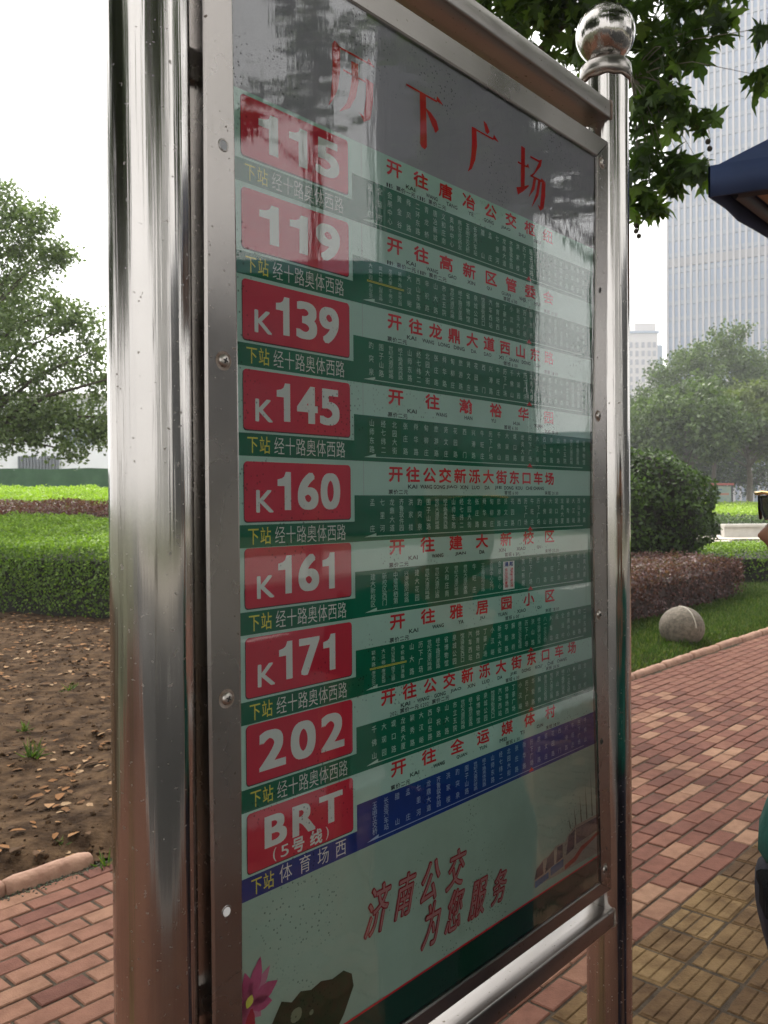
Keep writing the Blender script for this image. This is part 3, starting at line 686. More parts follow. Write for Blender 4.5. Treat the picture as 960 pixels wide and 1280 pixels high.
MB().box((6.6,9,29),(2.6,13,58)).build('wall',TS_,e)
MB().box((0,8,62.3),(12,16,.8)).build('cornice',TS_,e)
wm=None
for cx in (-6.3,-4.2,-2.0,0.2,2.4,4.3):
    for fl in range(18):
        if wm is None: wm=MB().box((0,0,0),(1.0,.3,1.9)).build('window',PINKW,e,loc=(cx,.42,5+fl*3.1)); continue
        o=wm.copy(); sc.collection.objects.link(o); o.parent=e; o.location=(cx,.42 if cx>-5.4 else 2.4,5+fl*3.1)

# street side (seen in the sign and the posts): buildings across the road
DK=mat('dark_facade',(.045,.048,.052),.55,noise=(.06,.063,.068),nscale=.3); DG=mat('dark_glazing',(.04,.05,.06),.12,spec=.8)
def block(name,label,c,rz,w_,d_,h_,wall,nx_,nz_,glass=DG,cat='building'):
    e=empty(name,c,rz,label=label,cat=cat)
    MB().box((0,0,h_/2),(w_,d_,h_)).build('wall',wall,e); MB().box((0,0,h_+.3),(w_+.6,d_+.6,.6)).build('roof',TS_,e)
    m=MB().box((0,0,0),(.10,w_/nx_*.62,h_/nz_*.5)); o0=None
    for i in range(nx_):
        for k in range(nz_):
            loc=(-w_/2-.02, -d_/2+d_/nx_*(i+.5), h_/nz_*(k+.5))
            if o0 is None: o0=MB().box((0,0,0),(.10,d_/nx_*.62,h_/nz_*.5)).build('window',glass,e,loc=loc)
            else:
                o=o0.copy(); sc.collection.objects.link(o); o.parent=e; o.location=loc
    return e
block('office_block','dark office block across the road, mirrored in the middle of the bus stop board',(46,10.4,0),R(4),10,7.6,38,DK,4,11)
block('shop_row','long low building across the road opposite the bus stop',(47,-4.0,0),R(0),12,22,12.6,DK,8,3)
block('corner_shop','single-storey kiosk building across the road, further along',(45,26,0),R(20),9,22,4.6,DK,7,1)
block('apartment_block','tall apartment block across the road behind the photographer',(52,-44,0),R(-30),16,34,40,HALLW,9,12)

# ================================================================== THE SIGN
U0=.3675
sign=empty('bus_stop_sign',Vector((-.1483,.835,0))+Vector((.6616,.7498,0))*U0,math.atan2(.7498,.6616),
    label='stainless steel bus stop board with ball-topped posts and a poster of nine bus routes',cat='bus stop sign')
def q3(u,v,w=0): return (u-U0,-w,v)
def flat(pts,w=0,mi=0,mb=None):
    """a flat shape on the board from (u,v) points given counter-clockwise seen from the front"""
    mb=mb or MB(); mb.add([q3(u,v,w) for u,v in pts],[tuple(range(len(pts)))],mi); return mb
def rect(u0,v0,u1,v1,w=0,mb=None): return flat([(u0,v0),(u1,v0),(u1,v1),(u0,v1)],w,0,mb)
def rrect(u0,v0,u1,v1,r,w,mb=None):
    pts=[]
    for cx,cy,a0 in ((u1-r,v0+r,-90),(u1-r,v1-r,0),(u0+r,v1-r,90),(u0+r,v0+r,180)):
        for k in range(5): a=R(a0+k*22.5); pts.append((cx+r*math.cos(a),cy+r*math.sin(a)))
    return flat(pts,w,0,mb)
def bow(v):   # the side strips bend inwards a little between their ends
    f=(v-.86)/1.2; return math.sin(math.pi*max(0,min(1,f)))
# posts with collar, ball
for u in (-.0785,.822):
    p=MB().tube([q3(u,0,-.018),q3(u,.75,-.018),q3(u,1.5,-.018),q3(u,2.225,-.018)],.038,56).build('post',STEEL,sign)
    MB().lathe([(.038,-.012),(.0425,-.010),(.0435,.0),(.0425,.012),(.036,.019),(.030,.022),(.02,.024)],q3(u,2.222,-.018),40).build('collar',STEEL_FLAT,p)
    mb=MB(); mb.tube([(u-U0+.0392*math.cos(a),.018+.0392*math.sin(a),2.2105+.0012*math.sin(a*9)) for a in np.linspace(0,2*math.pi,40)],.0028,6,caps=False); mb.build('weld_seam',RUST,p)
    MB().lathe([(.0495*math.sin(a),-.0495*math.cos(a)) for a in np.linspace(.02,math.pi-.02,28)],q3(u,2.291,-.018),44).build('ball',STEEL,p)
    MB().lathe([(.0,.012),(.09,.012),(.1,.004),(.1,0)][::-1],q3(u,0,-.018),32).build('base_flange',STEEL_FLAT,p)
# beams
def rail(name,v0,v1,extra=None):
    mb=MB(); a,b=-.0785+.03,.822-.03; r=.004; prof=[]
    for cx,cy,a0 in ((.007-r,v0+r,-90),(.007-r,v1-r,0),(-.043+r,v1-r,90),(-.043+r,v0+r,180)):
        for k in range(4): an=R(a0+k*30); prof.append((cx+r*math.cos(an),cy+r*math.sin(an)))
    n=len(prof); vs=[q3(u,c,w_) for u in (a,.37,b) for (w_,c) in prof]; fs=[]
    for i in range(2):
        for k in range(n): l=(k+1)%n; fs.append((i*n+k,(i+1)*n+k,(i+1)*n+l,i*n+l))
    o=mb.add(vs,fs,0,True).build(name,STEEL_H,sign)
    for u in (a,b):
        mb=MB(); c=[q3(u,c_,w_) for (w_,c_) in prof]; mb.tube(c+[c[0]],.0026,5,caps=False); mb.build('weld_seam',RUST,o)
    return o
rail('top_beam',2.131,2.162)
rail('bottom_rail',.787,.817)
# frame box behind, and four mitred front strips (small bevel lip)
VB,VT=.853,2.0915; PL,PR,PB,PT=.0015,.7425,.876,2.0565; OL,OR=-.0335,.7775
def strip(name,inner,outer,mirror=False):
    """inner/outer: matching (u,v) rows; gives a folded sheet: inner lip, face, outer return"""
    mb=MB(); vs=[];n=len(inner)
    for (ui,vi),(uo,vo) in zip(inner,outer):
        du,dv=uo-ui,vo-vi; L_=math.hypot(du,dv); ex,ey=du/L_*.0025,dv/L_*.0025
        vs+=[q3(ui,vi,.0005),q3(ui,vi,.0052),q3(ui+ex,vi+ey,.0065),q3(uo-ex,vo-ey,.0065),q3(uo,vo,.004),q3(uo,vo,-.036)]
    fs=[]
    for i in range(n-1):
        for k in range(5): fs.append((i*6+k,i*6+k+1,(i+1)*6+k+1,(i+1)*6+k))
    if mirror: fs=[f[::-1] for f in fs]
    return mb.add(vs,fs,0,False).build(name,STEEL_FLAT if 'side' in name else STEEL_H,sign)
vv=np.linspace(0,1,25)
gap=.0006
inn=[];out=[]
for f in vv:
    vi=PB+(PT-PB)*f; vo=VB+(VT-VB)*f; inn.append((PL+.0035*bow(vi),vi)); out.append((OL+.001*math.sin(f*9),vo))
strip_l=strip('side_strip',inn,out,True)
inn=[];out=[]
for f in vv:
    vi=PB+(PT-PB)*f; vo=VB+(VT-VB)*f; inn.append((PR+.002-.0195*bow(vi)**1.5,vi)); out.append((OR+.006-.012*bow(vi)**1.5,vo))
strip_r=strip('side_strip',inn,out)
inn=[(PL+gap+(PR-PL-2*gap)*f,PT) for f in (0,.5,1)]; out=[(OL+gap+(OR+.006-OL-2*gap)*f,VT) for f in (0,.5,1)]
strip_t=strip('top_strip',inn,out)
inn=[(PL+gap+(PR-PL-2*gap)*f,PB) for f in (0,.5,1)]; out=[(OL+gap+(OR+.006-OL-2*gap)*f,VB) for f in (0,.5,1)]
strip_b=strip('bottom_strip',inn,out,True)
MB().box(q3((OL+OR)/2,(VB+VT)/2,-.022),(OR-OL-.006,.026,VT-VB-.006)).build('back_box',STEEL_FLAT,sign)
for u,sgn in ((-.040,-1),(.786,1)):
    for v in (1.02,1.92): MB().box(q3(u,v,-.022),(.016,.014,.03)).build('mounting_bracket',STEEL_FLAT,sign)
# screws and holes
def screw(u,v,par,w=.0065):
    mb=MB(); mb.lathe([(.0052,0),(.0052,.0008),(.0044,.0020),(.0026,.0027),(.0008,.0029),(.0001,.0029)],(0,0,0),20,axis='y')
    o=mb.build('screw',SCREW,par,loc=q3(u,v,w)); o.scale=(1.2,-1.2,1.2)
    for an in (.4,.4+math.pi/2): MB().box((0,.0030,0),(.0046,.0006,.0010),M=Matrix.Rotation(an,4,'Y')).build('cross_slot',DARK,o)
    mb=MB(); mb.lathe([(.0051,.0001),(.0078,.0001)],(0,0,0),20,axis='y'); ring=mb.build('grime_ring',RUST,o)
def hole(u,v,par,w=.0065,m=HOLE,r=.0045):
    mb=MB(); mb.lathe([(0,.0003),(r,.0003)],(0,0,0),20,axis='y'); o=mb.build('screw_hole',m,par,loc=q3(u,v,w)); o.scale=(1,-1,1)
    mb=MB(); mb.lathe([(r,.0004),(r+.0009,.0008),(r+.0018,.0001)],(0,0,0),20,axis='y'); mb.build('hole_rim',STEEL_FLAT,o)
screw(-.0137,1.6363,strip_l); screw(-.0138,1.3124,strip_l); hole(-.0113,1.8422,strip_l); hole(-.0162,1.1074,strip_l,m=mat('light_hole',(.75,.75,.75),.5))
for v,k in ((2.0489,1),(1.842,0),(1.6369,1),(1.315,1),(1.1065,0),(.8949,1)):
    u=PR+.002-.0195*bow(v)**1.5+.014
    (screw(u,v,strip_r) if k else hole(u,v,strip_r,m=DARK,r=.0038))

# ---- poster and print
def paper(name,c,c2=None,rough=.55,ns=4,bump=.02):
    return mat(name,c,rough,noise=c2 or tuple(x*.88 for x in c),nscale=ns,spec=.1)
P_BG=paper('poster_paper',(.42,.58,.48),(.34,.46,.37),ns=3.5); P_TITLE=paper('poster_title_ground',(.44,.42,.47),(.38,.37,.41))
P_PALE=paper('print_pale_green',(.52,.76,.66),(.46,.69,.59),ns=6); P_GREEN=paper('print_green',(.006,.17,.088),(.004,.13,.066),ns=5); P_GREEN2=paper('print_bright_green',(.008,.15,.062))
P_DGREEN=paper('print_dark_green',(.006,.05,.03)); P_BLUE=paper('print_blue',(.012,.05,.28),(.010,.035,.20)); P_RED=paper('print_red',(.74,.035,.075),(.64,.025,.06),ns=8)
P_RED2=paper('print_bright_red',(.72,.018,.03)); P_WHITE=paper('print_white',(.86,.88,.84)); P_YEL=paper('print_yellow',(.85,.80,.12)); P_BLACK=paper('print_black',(.02,.03,.028))
P_SOFT=paper('print_soft_white',(.55,.80,.68)); P_SOFTB=paper('print_soft_blue',(.42,.55,.80)); P_MARO=paper('print_maroon',(.36,.025,.035)); P_ROSE=paper('print_rose',(.50,.22,.21))
RED_EDGE=paper('badge_shadow',(.07,.03,.03))
pm=MB(); nu,nv=20,40; vs=[];fs=[]
for i in range(nu+1):
    for j in range(nv+1): vs.append(q3(-.008+.766*i/nu,.868+1.196*j/nv,0))
for i in range(nu):
    for j in range(nv): fs.append((i*(nv+1)+j,(i+1)*(nv+1)+j,(i+1)*(nv+1)+j+1,i*(nv+1)+j+1))
poster=pm.add(vs,fs,0,True).build('poster',P_BG,sign)
def part(mb,name,m,**k): return mb.build(name,m,poster,**k)
part(rect(-.008,1.9075,.758,2.064,.0003),'title_ground',P_TITLE)
part(rect(-.008,1.105,.758,1.9075,.0003),'pale_ground',P_PALE)

_glyph={}
def glyph(s,bold=0,res=3):
    k=(s,bold,res)
    if k in _glyph: return _glyph[k]
    c=bpy.data.curves.new('lettering','FONT'); c.body=s; c.offset=bold; c.resolution_u=res
    o=bpy.data.objects.new('lettering',c); sc.collection.objects.link(o)
    bpy.context.view_layer.update()
    me=bpy.data.meshes.new_from_object(o.evaluated_get(bpy.context.evaluated_depsgraph_get()))
    V=[(v.co.x,v.co.y) for v in me.vertices]; F=[tuple(p.vertices) for p in me.polygons]
    bpy.data.objects.remove(o); bpy.data.curves.remove(c); bpy.data.meshes.remove(me)
    _glyph[k]=(V,F); return _glyph[k]
def put(mb,s,u0,v0,u1,v1,w,bold=0,res=3,em=False,shear=0):
    """lay a string in the box (u0,v0)-(u1,v1); em=True keeps the character's own em square"""
    V,F=glyph(s,bold,res)
    if not V: return
    if em: x0,x1,y0,y1=0.,1.,-.10,.82
    else:
        xs_=[a for a,_ in V]; ys_=[b for _,b in V]; x0,x1,y0,y1=min(xs_),max(xs_),min(ys_),max(ys_)
    vs=[]
    for a,b in V:
        fu=(a-x0)/(x1-x0); fv=(b-y0)/(y1-y0); vs.append(q3(u0+fu*(u1-u0)+shear*(fv-.5)*(v1-v0),v0+fv*(v1-v0),w))
    mb.add(vs,F)
def heavy(mb,s,u0,v0,u1,v1,w,d=.0008,em=True,res=3,n=4,shear=0):
    """heavier weight: the same outline laid a few times with small shifts"""
    for k in range(n):
        a=2*math.pi*k/n+.4; du,dv=d*math.cos(a),d*math.sin(a)
        put(mb,s,u0+du,v0+dv,u1+du,v1+dv,w+.00004*k,0,res,em,shear)
def block_bold(mb,s,u0,v0,u1,v1,w,du=.0021,dv=.0013,res=6):
    k=0
    for a in (-1,-.33,.33,1):
        for b in (-1,0,1):
            put(mb,s,u0+du+a*du,v0+dv+b*dv,u1-du+a*du,v1-dv+b*dv,w+.00002*k,0,res); k+=1
ONE=[(.52,0),(1,0),(1,1),(.60,1),(.52,.90),(.34,.84),(.0,.80),(.0,.63),(.52,.63)]
def one(mb,u0,v0,u1,v1,w):
    flat([(u0+a*(u1-u0),v0+b*(v1-v0)) for a,b in [(.52,0),(1,0),(1,1),(.62,1),(.52,.63)]],w,0,mb); flat([(u0+a*(u1-u0),v0+b*(v1-v0)) for a,b in [(0,.63),(.52,.63),(.62,1),(.50,.88),(.32,.83),(0,.80)]],w,0,mb)
def row_of(mb,s,u0,u1,vc,cw,ch,w,bold=0,res=3):
    n=len(s)
    for i,chh in enumerate(s):
        uc=(u0+u1)/2 if n==1 else u0+cw/2+(u1-u0-cw)*i/(n-1)
        if bold>.008: heavy(mb,chh,uc-cw/2,vc-ch/2,uc+cw/2,vc+ch/2,w,bold*.045,True,res)
        else: put(mb,chh,uc-cw/2,vc-ch/2,uc+cw/2,vc+ch/2,w,bold,res,True)
def column(mb,s,u,vt,vb,cw,ch,w,bold=0,res=1):
    n=len(s); ch=min(ch,(vt-vb)/n*.98)
    for i,c in enumerate(s):
        v=vt-ch/2-(vt-vb-ch)*i/max(1,n-1) if n>1 else (vt+vb)/2
        put(mb,c,u-cw/2,v-ch/2,u+cw/2,v+ch/2,w,bold,res,True)
ST=['唐冶公交枢纽','唐冶新城','围子山路','兴港路','世纪大道凤鸣路','世纪大道凤山路','义和庄南','世纪大道凤岐路','牛旺庄','经十路凤凰路','洪山路','奥体中心','经十路奥体西路','历下广场','省博物馆','经十路转山西路','燕山立交桥东','山师东路','千佛山','泉城公园','八一立交桥','玉函立交桥','经七纬二','大观园','馆驿街西口','火车站','长途汽车站','北园大街','堤口路','汽车西站','段店','腊山','张庄路','龙奥大厦','体育场西','全运村','孟庄','舜华路','颖秀路','丁豪广场','会展中心','七里河','甸柳庄','大汉峪','小汉峪','黄金谷','龙鼎大道','旅游路','西山东路','新泺大街','舜风路','齐鲁软件园','贤文庄','辛祝路','华能路','二环东路','洪家楼','花园路','山大路','解放桥','青龙桥','趵突泉','西门','市立五院']
rows=[('115','','开往唐冶公交枢纽','KAI WANG TANG YE GONG JIAO SHU NIU','115: 票价一元 K115: 票价二元','',''),
('119','','开往高新区管委会','KAI WANG GAO XIN QU GUAN WEI HUI','119: 票价一元 K119: 票价二元','首班 6:00','末班 20:30'),
('139','K','开往龙鼎大道西山东路','KAI WANG LONG DING DA DAO XI SHAN DONG LU','票价二元','首班 6:00','末班 21:00'),
('145','K','开往瀚裕华园','KAI WANG HAN YU HUA YUAN','票价二元','首班 6:30','末班 20:30'),
('160','K','开往公交新泺大街东口车场','KAI WANG GONG JIAO XIN LUO DA JIE DONG KOU CHE CHANG','票价二元','首班 6:00','末班 20:30'),
('161','K','开往建大新校区','KAI WANG JIAN DA XIN XIAO QU','票价二元','首班 6:30','末班 20:30'),
('171','K','开往雅居园小区','KAI WANG YA JU YUAN XIAO QU','票价二元','首班 6:00','末班 21:00'),
('202','','开往公交新泺大街东口车场','KAI WANG GONG JIAO XIN LUO DA JIE DONG KOU CHE CHANG','202: 票价一元 K202: 票价二元','首班 6:00','末班 21:30'),
('BRT','','开往全运媒体村','KAI WANG QUAN YUN MEI TI CUN','票价二元','首班 6:30','末班 21:30')]
VR=[1.817,1.7260,1.6360,1.5470,1.4555,1.3690,1.2800,1.1930,1.1050]
r161=['建大新校区','新校区西门','中建凤栖第','兴港路凤岐路','建大花园','世纪大道凤鸣路','世纪大道凤山路','义和庄南','世纪大道凤岐路','世纪大道凤凰路','牛旺庄','工业南路舜华路','会展中心北门','会展中心','龙奥南路西口','奥体大街西口','燕山新居','山东电视台','']
rr=random.Random(3)
for ri,(num,k,title,pin,fare,first,last) in enumerate(rows):
    V=VR[ri]; brt=num=='BRT'; band=P_BLUE if brt else P_GREEN; soft=P_SOFTB if brt else P_SOFT
    bandm=part(flat([(-.008,V),(.758,V),(.758,V+.0525),(.1735,V+.0525),(.1735,V+.0228),(-.008,V+.0228)],.0006),'route_band',band)
    mb=rrect(.0140,V+.0250,.1672,V+.0852,.004,.0008); part(mb,'badge_shadow',RED_EDGE)
    part(rrect(.0146,V+.0262,.1665,V+.0860,.004,.0011),'number_badge',P_RED)
    mb=MB()
    if brt:
        for s_,a,b in (('B',.0365,.0665),('R',.0745,.1075),('T',.1135,.1495)): block_bold(mb,s_,a,V+.045,b,V+.077,.0014,.0019,.0011)
        put(mb,'(',.0475,V+.028,.052,V+.0425,.0014,.0,3); put(mb,'5',.058,V+.0295,.069,V+.0415,.0014,.0,4)
        row_of(mb,'号线',.073,.118,V+.0355,.019,.0155,.0014,.012,4); put(mb,')',.123,V+.028,.1275,V+.0425,.0014,.0,3)
    elif k:
        heavy(mb,'K',.0300,V+.0355,.0520,V+.0570,.0014,.0007,False,6)
        for c_,a in zip(num,(.0560,.0860,.1195) if num[1]!='1' else (.0560,.09,.12)):
            wd=.0185 if c_=='1' else .0300; (one(mb,a+.002,V+.0370,a+.002+wd,V+.0765,.0014) if c_=='1' else block_bold(mb,c_,a,V+.0370,a+wd,V+.0765,.0014))
    else:
        xs0=(.0340,.0750,.1160) if num[0]=='1' else (.0300,.0730,.1170)
        for c_,a in zip(num,xs0):
            wd=.026 if c_=='1' else .036; (one(mb,a+.003,V+.0365,a+.003+wd,V+.0765,.0014) if c_=='1' else block_bold(mb,c_,a,V+.0365,a+wd,V+.0765,.0014,.0024,.0014))
    part(mb,'badge_number',P_WHITE)
    mb=MB(); row_of(mb,'下站',.0185,.0495,V+.0112,.0150,.0170,.0009,.004,4); part(mb,'next_stop_heading',P_YEL)
    mb=MB()
    if brt: row_of(mb,'体育场西',.0560,.1560,V+.0118,.0185,.0185,.0009,-.004,4)
    else: row_of(mb,'经十路奥体西路',.0540,.1590,V+.0112,.0148,.0180,.0009,-.006,4)
    part(mb,'next_stop_name',P_WHITE)
    mb=MB(); n=len(title); cw=.0275 if n>9 else .0300; u1=.6130 if n<=12 and num!='202' else .678; ua=.2315 if num!='202' else .2150
    row_of(mb,title,ua,u1,V+.0775,cw,.0178,.0006,.016,3); part(mb,'route_title',P_RED2)
    mb=MB(); ws=pin.split(); pa,pb_=ua+.045,u1-.045
    for i,wd in enumerate(ws):
        uc=pa+(pb_-pa)*i/(len(ws)-1); lw=.0058*len(wd); heavy(mb,wd,uc-lw/2,V+.0608,uc+lw/2,V+.0655,.0006,.00022,False,2,3)
    def mixed(s,u,v,ch):
        for c_ in s:
            if c_==' ': u+=ch*.45; continue
            if ord(c_)>255: heavy(mb,c_,u,v,u+ch*1.55,v+ch,.0006,.00018,True,2,3); u+=ch*1.65
            elif c_==':': put(mb,c_,u+ch*.15,v+ch*.15,u+ch*.3,v+ch*.65,.0006,0,1); u+=ch*.5
            else: put(mb,c_,u+(ch*.15 if c_=='1' else 0),v,u+ch*.6,v+ch*.85,.0006,.01,2); u+=ch*.75
    mixed(fare,.2315,V+.0535,.0056)
    if first: mixed(first,.477,V+.0535,.0056); mixed(last,.585,V+.0535,.0056)
    part(mb,'small_print',P_BLACK)
    # station columns
    mb=MB(); u=.203; i0=rr.randrange(len(ST)); i=0
    ncol=26 if num in('161','145','BRT') else 30; du=(.705-.203)/(ncol-1)
    while i<ncol:
        nm=ST[(i0+i*5+ri*7)%len(ST)]
        if num=='161' and i<len(r161)-1: nm=r161[i]
        if num=='171' and i==5: nm='历下广场'
        if i==int((.545-.203)/du): nm='历下广场'
        uu=.203+i*du
        if num=='161' and .466<uu<.508: i+=1; continue
        vt,vb=V+.0482,V+.0098
        if num in('119','171') and i<4: 
            column(mb,nm[:4],uu,V+.0485,V+.0300,.0068,.0052,.0009,0,1); column(mb,ST[(i0+i)%60][:4],uu,V+.0250,V+.0085,.0068,.0052,.0009,0,1)
        else: column(mb,nm,uu,vt,vb,.0088,.0080,.0009,.0,1)
        i+=1
    part(mb,'station_names',soft)
    mb=flat([(.1895,V+.0046),(.700,V+.0046),(.700,V+.0055),(.2095,V+.0055),(.2095,V+.0088)],.0009); part(mb,'direction_arrow',P_SOFT if not brt else P_SOFTB)
    part(flat([(.536,V+.0020),(.550,V+.0020),(.543,V+.0078)],.0012),'stop_marker',P_RED2)
    if num in('119','171'):
        mb=rect(.197,V+.0268,.262,V+.0276,.0012); rect(.197,V+.0282,.262,V+.0288,.0012,mb); rect(.1965,V+.0268,.1975,V+.0288,.0012,mb); part(mb,'bracket_line',P_YEL)
    if num=='145': part(rect(.196,V+.0085,.2555,V+.0505,.0007),'green_patch',P_GREEN2)
    if num=='161':
        part(rect(.4720,V+.0078,.5005,V+.0470,.0012),'sticker',P_WHITE)
        mb=MB(); column(mb,'该站临时撤销',.4795,V+.0375,V+.0100,.0075,.0050,.0015,.01,1); column(mb,'请乘客注意站牌',.4935,V+.0375,V+.0100,.0075,.0050,.0015,.01,1); part(mb,'sticker_text',P_RED2)
        mb=MB(); row_of(mb,'通知',.4755,.4970,V+.0430,.0095,.0060,.0015,.01,1); part(mb,'sticker_heading',P_BLUE)
    if num in('161',): part(rect(.575,V+.0525,.665,V+.0600,.00045),'paper_patch',P_PALE)

# big title characters drawn as brush strokes (unit square), 历下广场
def stroke(mb,pts,box,w):
    """pts: (x,y,halfwidth) in the unit square of the character"""
    u0,v0,sx,sy=box; L_=[];Rr=[]
    for i,(x,y,h) in enumerate(pts):
        h=h*(1.45 if h>.02 else 1)
        a=pts[max(0,i-1)]; b=pts[min(len(pts)-1,i+1)]; dx,dy=b[0]-a[0],b[1]-a[1]; l=math.hypot(dx,dy) or 1; nx_,ny_=-dy/l*h,dx/l*h
        L_.append((u0+(x+nx_)*sx,v0+(y+ny_)*sy)); Rr.append((u0+(x-nx_)*sx,v0+(y-ny_)*sy))
    for i in range(len(pts)-1): flat([Rr[i],Rr[i+1],L_[i+1],L_[i]],w,0,mb)
th=.016
CH={'历':[[(.10,.92,.0),(.12,.92,.03),(.16,.90,.055),(.165,.6,.055),(.13,.3,.045),(.06,.08,.02),(.0,-.02,.002)],[(.15,.9,th),(.80,.9,th),(.84,.93,.03),(.97,.885,.0)],
 [(.30,.60,th),(.82,.60,th)],[(.76,.64,.02),(.86,.61,.06),(.85,.35,.055),(.80,.10,.05),(.73,.03,.03),(.62,.10,.0)],[(.54,.80,.05),(.55,.55,.05),(.50,.32,.045),(.40,.12,.03),(.22,-.03,.003)]],
 '下':[[(.02,.88,th),(.80,.88,th),(.82,.93,.03),(.99,.875,.0)],[(.44,.87,.055),(.45,.5,.055),(.45,.05,.06),(.44,.0,.03)],[(.50,.68,.004),(.62,.60,.035),(.74,.50,.055),(.79,.42,.045),(.76,.36,.015)]],
 '广':[[(.50,1.02,.004),(.56,.96,.035),(.62,.86,.05),(.60,.82,.02)],[(.16,.78,th),(.80,.78,th),(.83,.83,.03),(.99,.775,.0)],[(.20,.80,.05),(.21,.5,.055),(.17,.25,.045),(.09,.06,.025),(.0,-.04,.002)]],
 '场':[[(.21,.98,.045),(.20,.6,.045),(.19,.24,.045)],[(.03,.66,th),(.32,.66,th),(.38,.70,.025),(.42,.65,0)],[(.0,.14,.045),(.18,.22,.03),(.40,.34,.012)],
 [(.46,.88,th),(.76,.88,.02),(.84,.91,.035),(.80,.84,.03),(.60,.62,.015),(.50,.54,.02)],[(.46,.54,th),(.88,.54,.02)],[(.84,.58,.02),(.93,.54,.05),(.91,.30,.05),(.86,.08,.045),(.80,.02,.025),(.70,.08,0)],
 [(.62,.54,.03),(.56,.34,.03),(.40,.14,.003)],[(.78,.54,.03),(.70,.26,.03),(.50,-.02,.003)]]}
mb=MB()
for c_,uc,vc,sx,sy in (('历',.176,1.972,.078,.076),('下',.306,1.974,.076,.076),('广',.432,1.974,.074,.074),('场',.553,1.969,.078,.080)):
    for s_ in CH[c_]: stroke(mb,s_,(uc-sx/2,vc-sy/2,sx,sy),.0007)
part(mb,'title_lettering',P_RED2)

# bottom artwork: slogan, red line, green band, lotus, dark hill, buses
part(rect(-.008,.866,.758,.917,.0003),'green_footer',P_DGREEN)
part(rect(-.008,.917,.758,.9195,.0006),'red_rule',P_RED2)
mb=MB(); mb2=MB()
sl_=[('济',.186,.994,.230,1.060),('南',.238,.996,.276,1.057),('公',.284,.996,.328,1.056),('交',.339,.995,.382,1.054),('为',.289,.940,.327,1.004),('您',.336,.941,.376,1.003),('服',.387,.940,.430,.998),('务',.440,.940,.480,.995)]
for c_,a,b,c2,d in sl_:
    heavy(mb,c_,a+.004,b+.006,c2-.004,d-.006,.0006,.0016,False,4,10,.28); put(mb2,c_,a+.004,b+.006,c2-.004,d-.006,.0012,.0,4,False,.28)
part(mb,'slogan_outline',P_MARO); part(mb2,'slogan_lettering',P_ROSE)
LO1=paper('lotus_pink',(.55,.10,.24),(.42,.05,.15),ns=40); LO2=paper('lotus_light_pink',(.62,.22,.34)); LO3=paper('lotus_red',(.45,.02,.05))
mb=MB(); mb3=MB()
def petal(mb,u,v,an,L_,wd,w):
    a=R(an); pts=[]
    for f,h in ((0,.15),(.2,.7),(.45,1),(.7,.8),(.9,.3),(1,0)): pts.append((f,h))
    out=[(f*L_,h*wd/2) for f,h in pts]+[(f*L_,-h*wd/2) for f,h in pts[-2::-1]]
    flat([(u+x*math.cos(a)-y*math.sin(a),v+x*math.sin(a)+y*math.cos(a)) for x,y in out][::-1],w,0,mb)
for an,L_,wd in ((125,.030,.014),(100,.036,.014),(72,.046,.016),(48,.040,.013),(15,.038,.018),(-15,.03,.016),(165,.030,.02),(200,.03,.02),(235,.028,.016),(-50,.022,.012)):
    petal(mb if wd>.0135 else mb3,.016,1.000,an,L_,wd,.0009+.0001*(wd>.0135))
part(mb,'lotus_petals',LO1); part(mb3,'lotus_inner_petals',LO2)
mb=MB(); petal(mb,.012,.999,60,.013,.010,.0014); part(mb,'lotus_heart',P_YEL)
mb=MB(); petal(mb,.018,.996,-100,.034,.014,.0012); part(mb,'lotus_stem',LO3)
HILL=paper('print_hill',(.010,.045,.018),(.035,.035,.016),ns=35)
mb=MB(); top=[(.02,.955),(.03,.972),(.045,.968),(.058,.985),(.072,.978),(.085,.984),(.10,.979),(.115,.982),(.132,.977),(.150,.979),(.163,.970),(.166,.955),(.150,.930),(.140,.9195)]
flat([(.02,.9195),(.140,.9195)]+top[::-1],.0005,0,mb); part(mb,'dark_hill',HILL)
mb=MB(); 
for (a,b,r_) in ((.045,.960,.006),(.078,.962,.008),(.062,.945,.004),(.035,.947,.004),(.1,.955,.003)): rrect(a-r_,b-r_*.9,a+r_,b+r_*.9,r_*.8,.0008,mb)
part(mb,'pale_blossoms',paper('print_olive',(.20,.24,.15)))
BUSD=paper('print_bus_windows',(.045,.05,.07),(.10,.09,.12),ns=70); BUSB=paper('print_bus_blue',(.05,.16,.32)); BUSR=paper('print_bus_red',(.42,.06,.04)); BUSC=paper('print_bus_cream',(.38,.36,.30))
mb=MB(); flat([(.548,.934),(.745,.924),(.745,.988),(.672,.990),(.650,.982),(.640,.974),(.612,.976),(.592,.968),(.575,.967),(.556,.960)],.0006,0,mb); part(mb,'bus_bodies',BUSC)
mb=MB(); flat([(.550,.945),(.574,.946),(.574,.965),(.556,.958)],.0009,0,mb); flat([(.580,.946),(.606,.950),(.606,.972),(.586,.965)],.0009,0,mb); flat([(.612,.950),(.632,.953),(.632,.973),(.616,.973)],.0009,0,mb)
flat([(.642,.952),(.668,.956),(.670,.985),(.650,.979)],.0009,0,mb); flat([(.674,.960),(.745,.962),(.745,.984),(.674,.985)],.0009,0,mb); part(mb,'bus_windows',BUSD)
mb=MB(); flat([(.552,.932),(.590,.935),(.590,.944),(.552,.942)],.0009,0,mb); flat([(.596,.936),(.634,.938),(.634,.950),(.596,.948)],.0009,0,mb); part(mb,'bus_blue_panels',BUSB)
mb=MB(); flat([(.638,.938),(.668,.942),(.690,.952),(.715,.954),(.745,.960),(.745,.954),(.715,.948),(.694,.944),(.672,.934),(.638,.931)],.0009,0,mb); part(mb,'bus_red_ribbon',BUSR)
mb=MB()
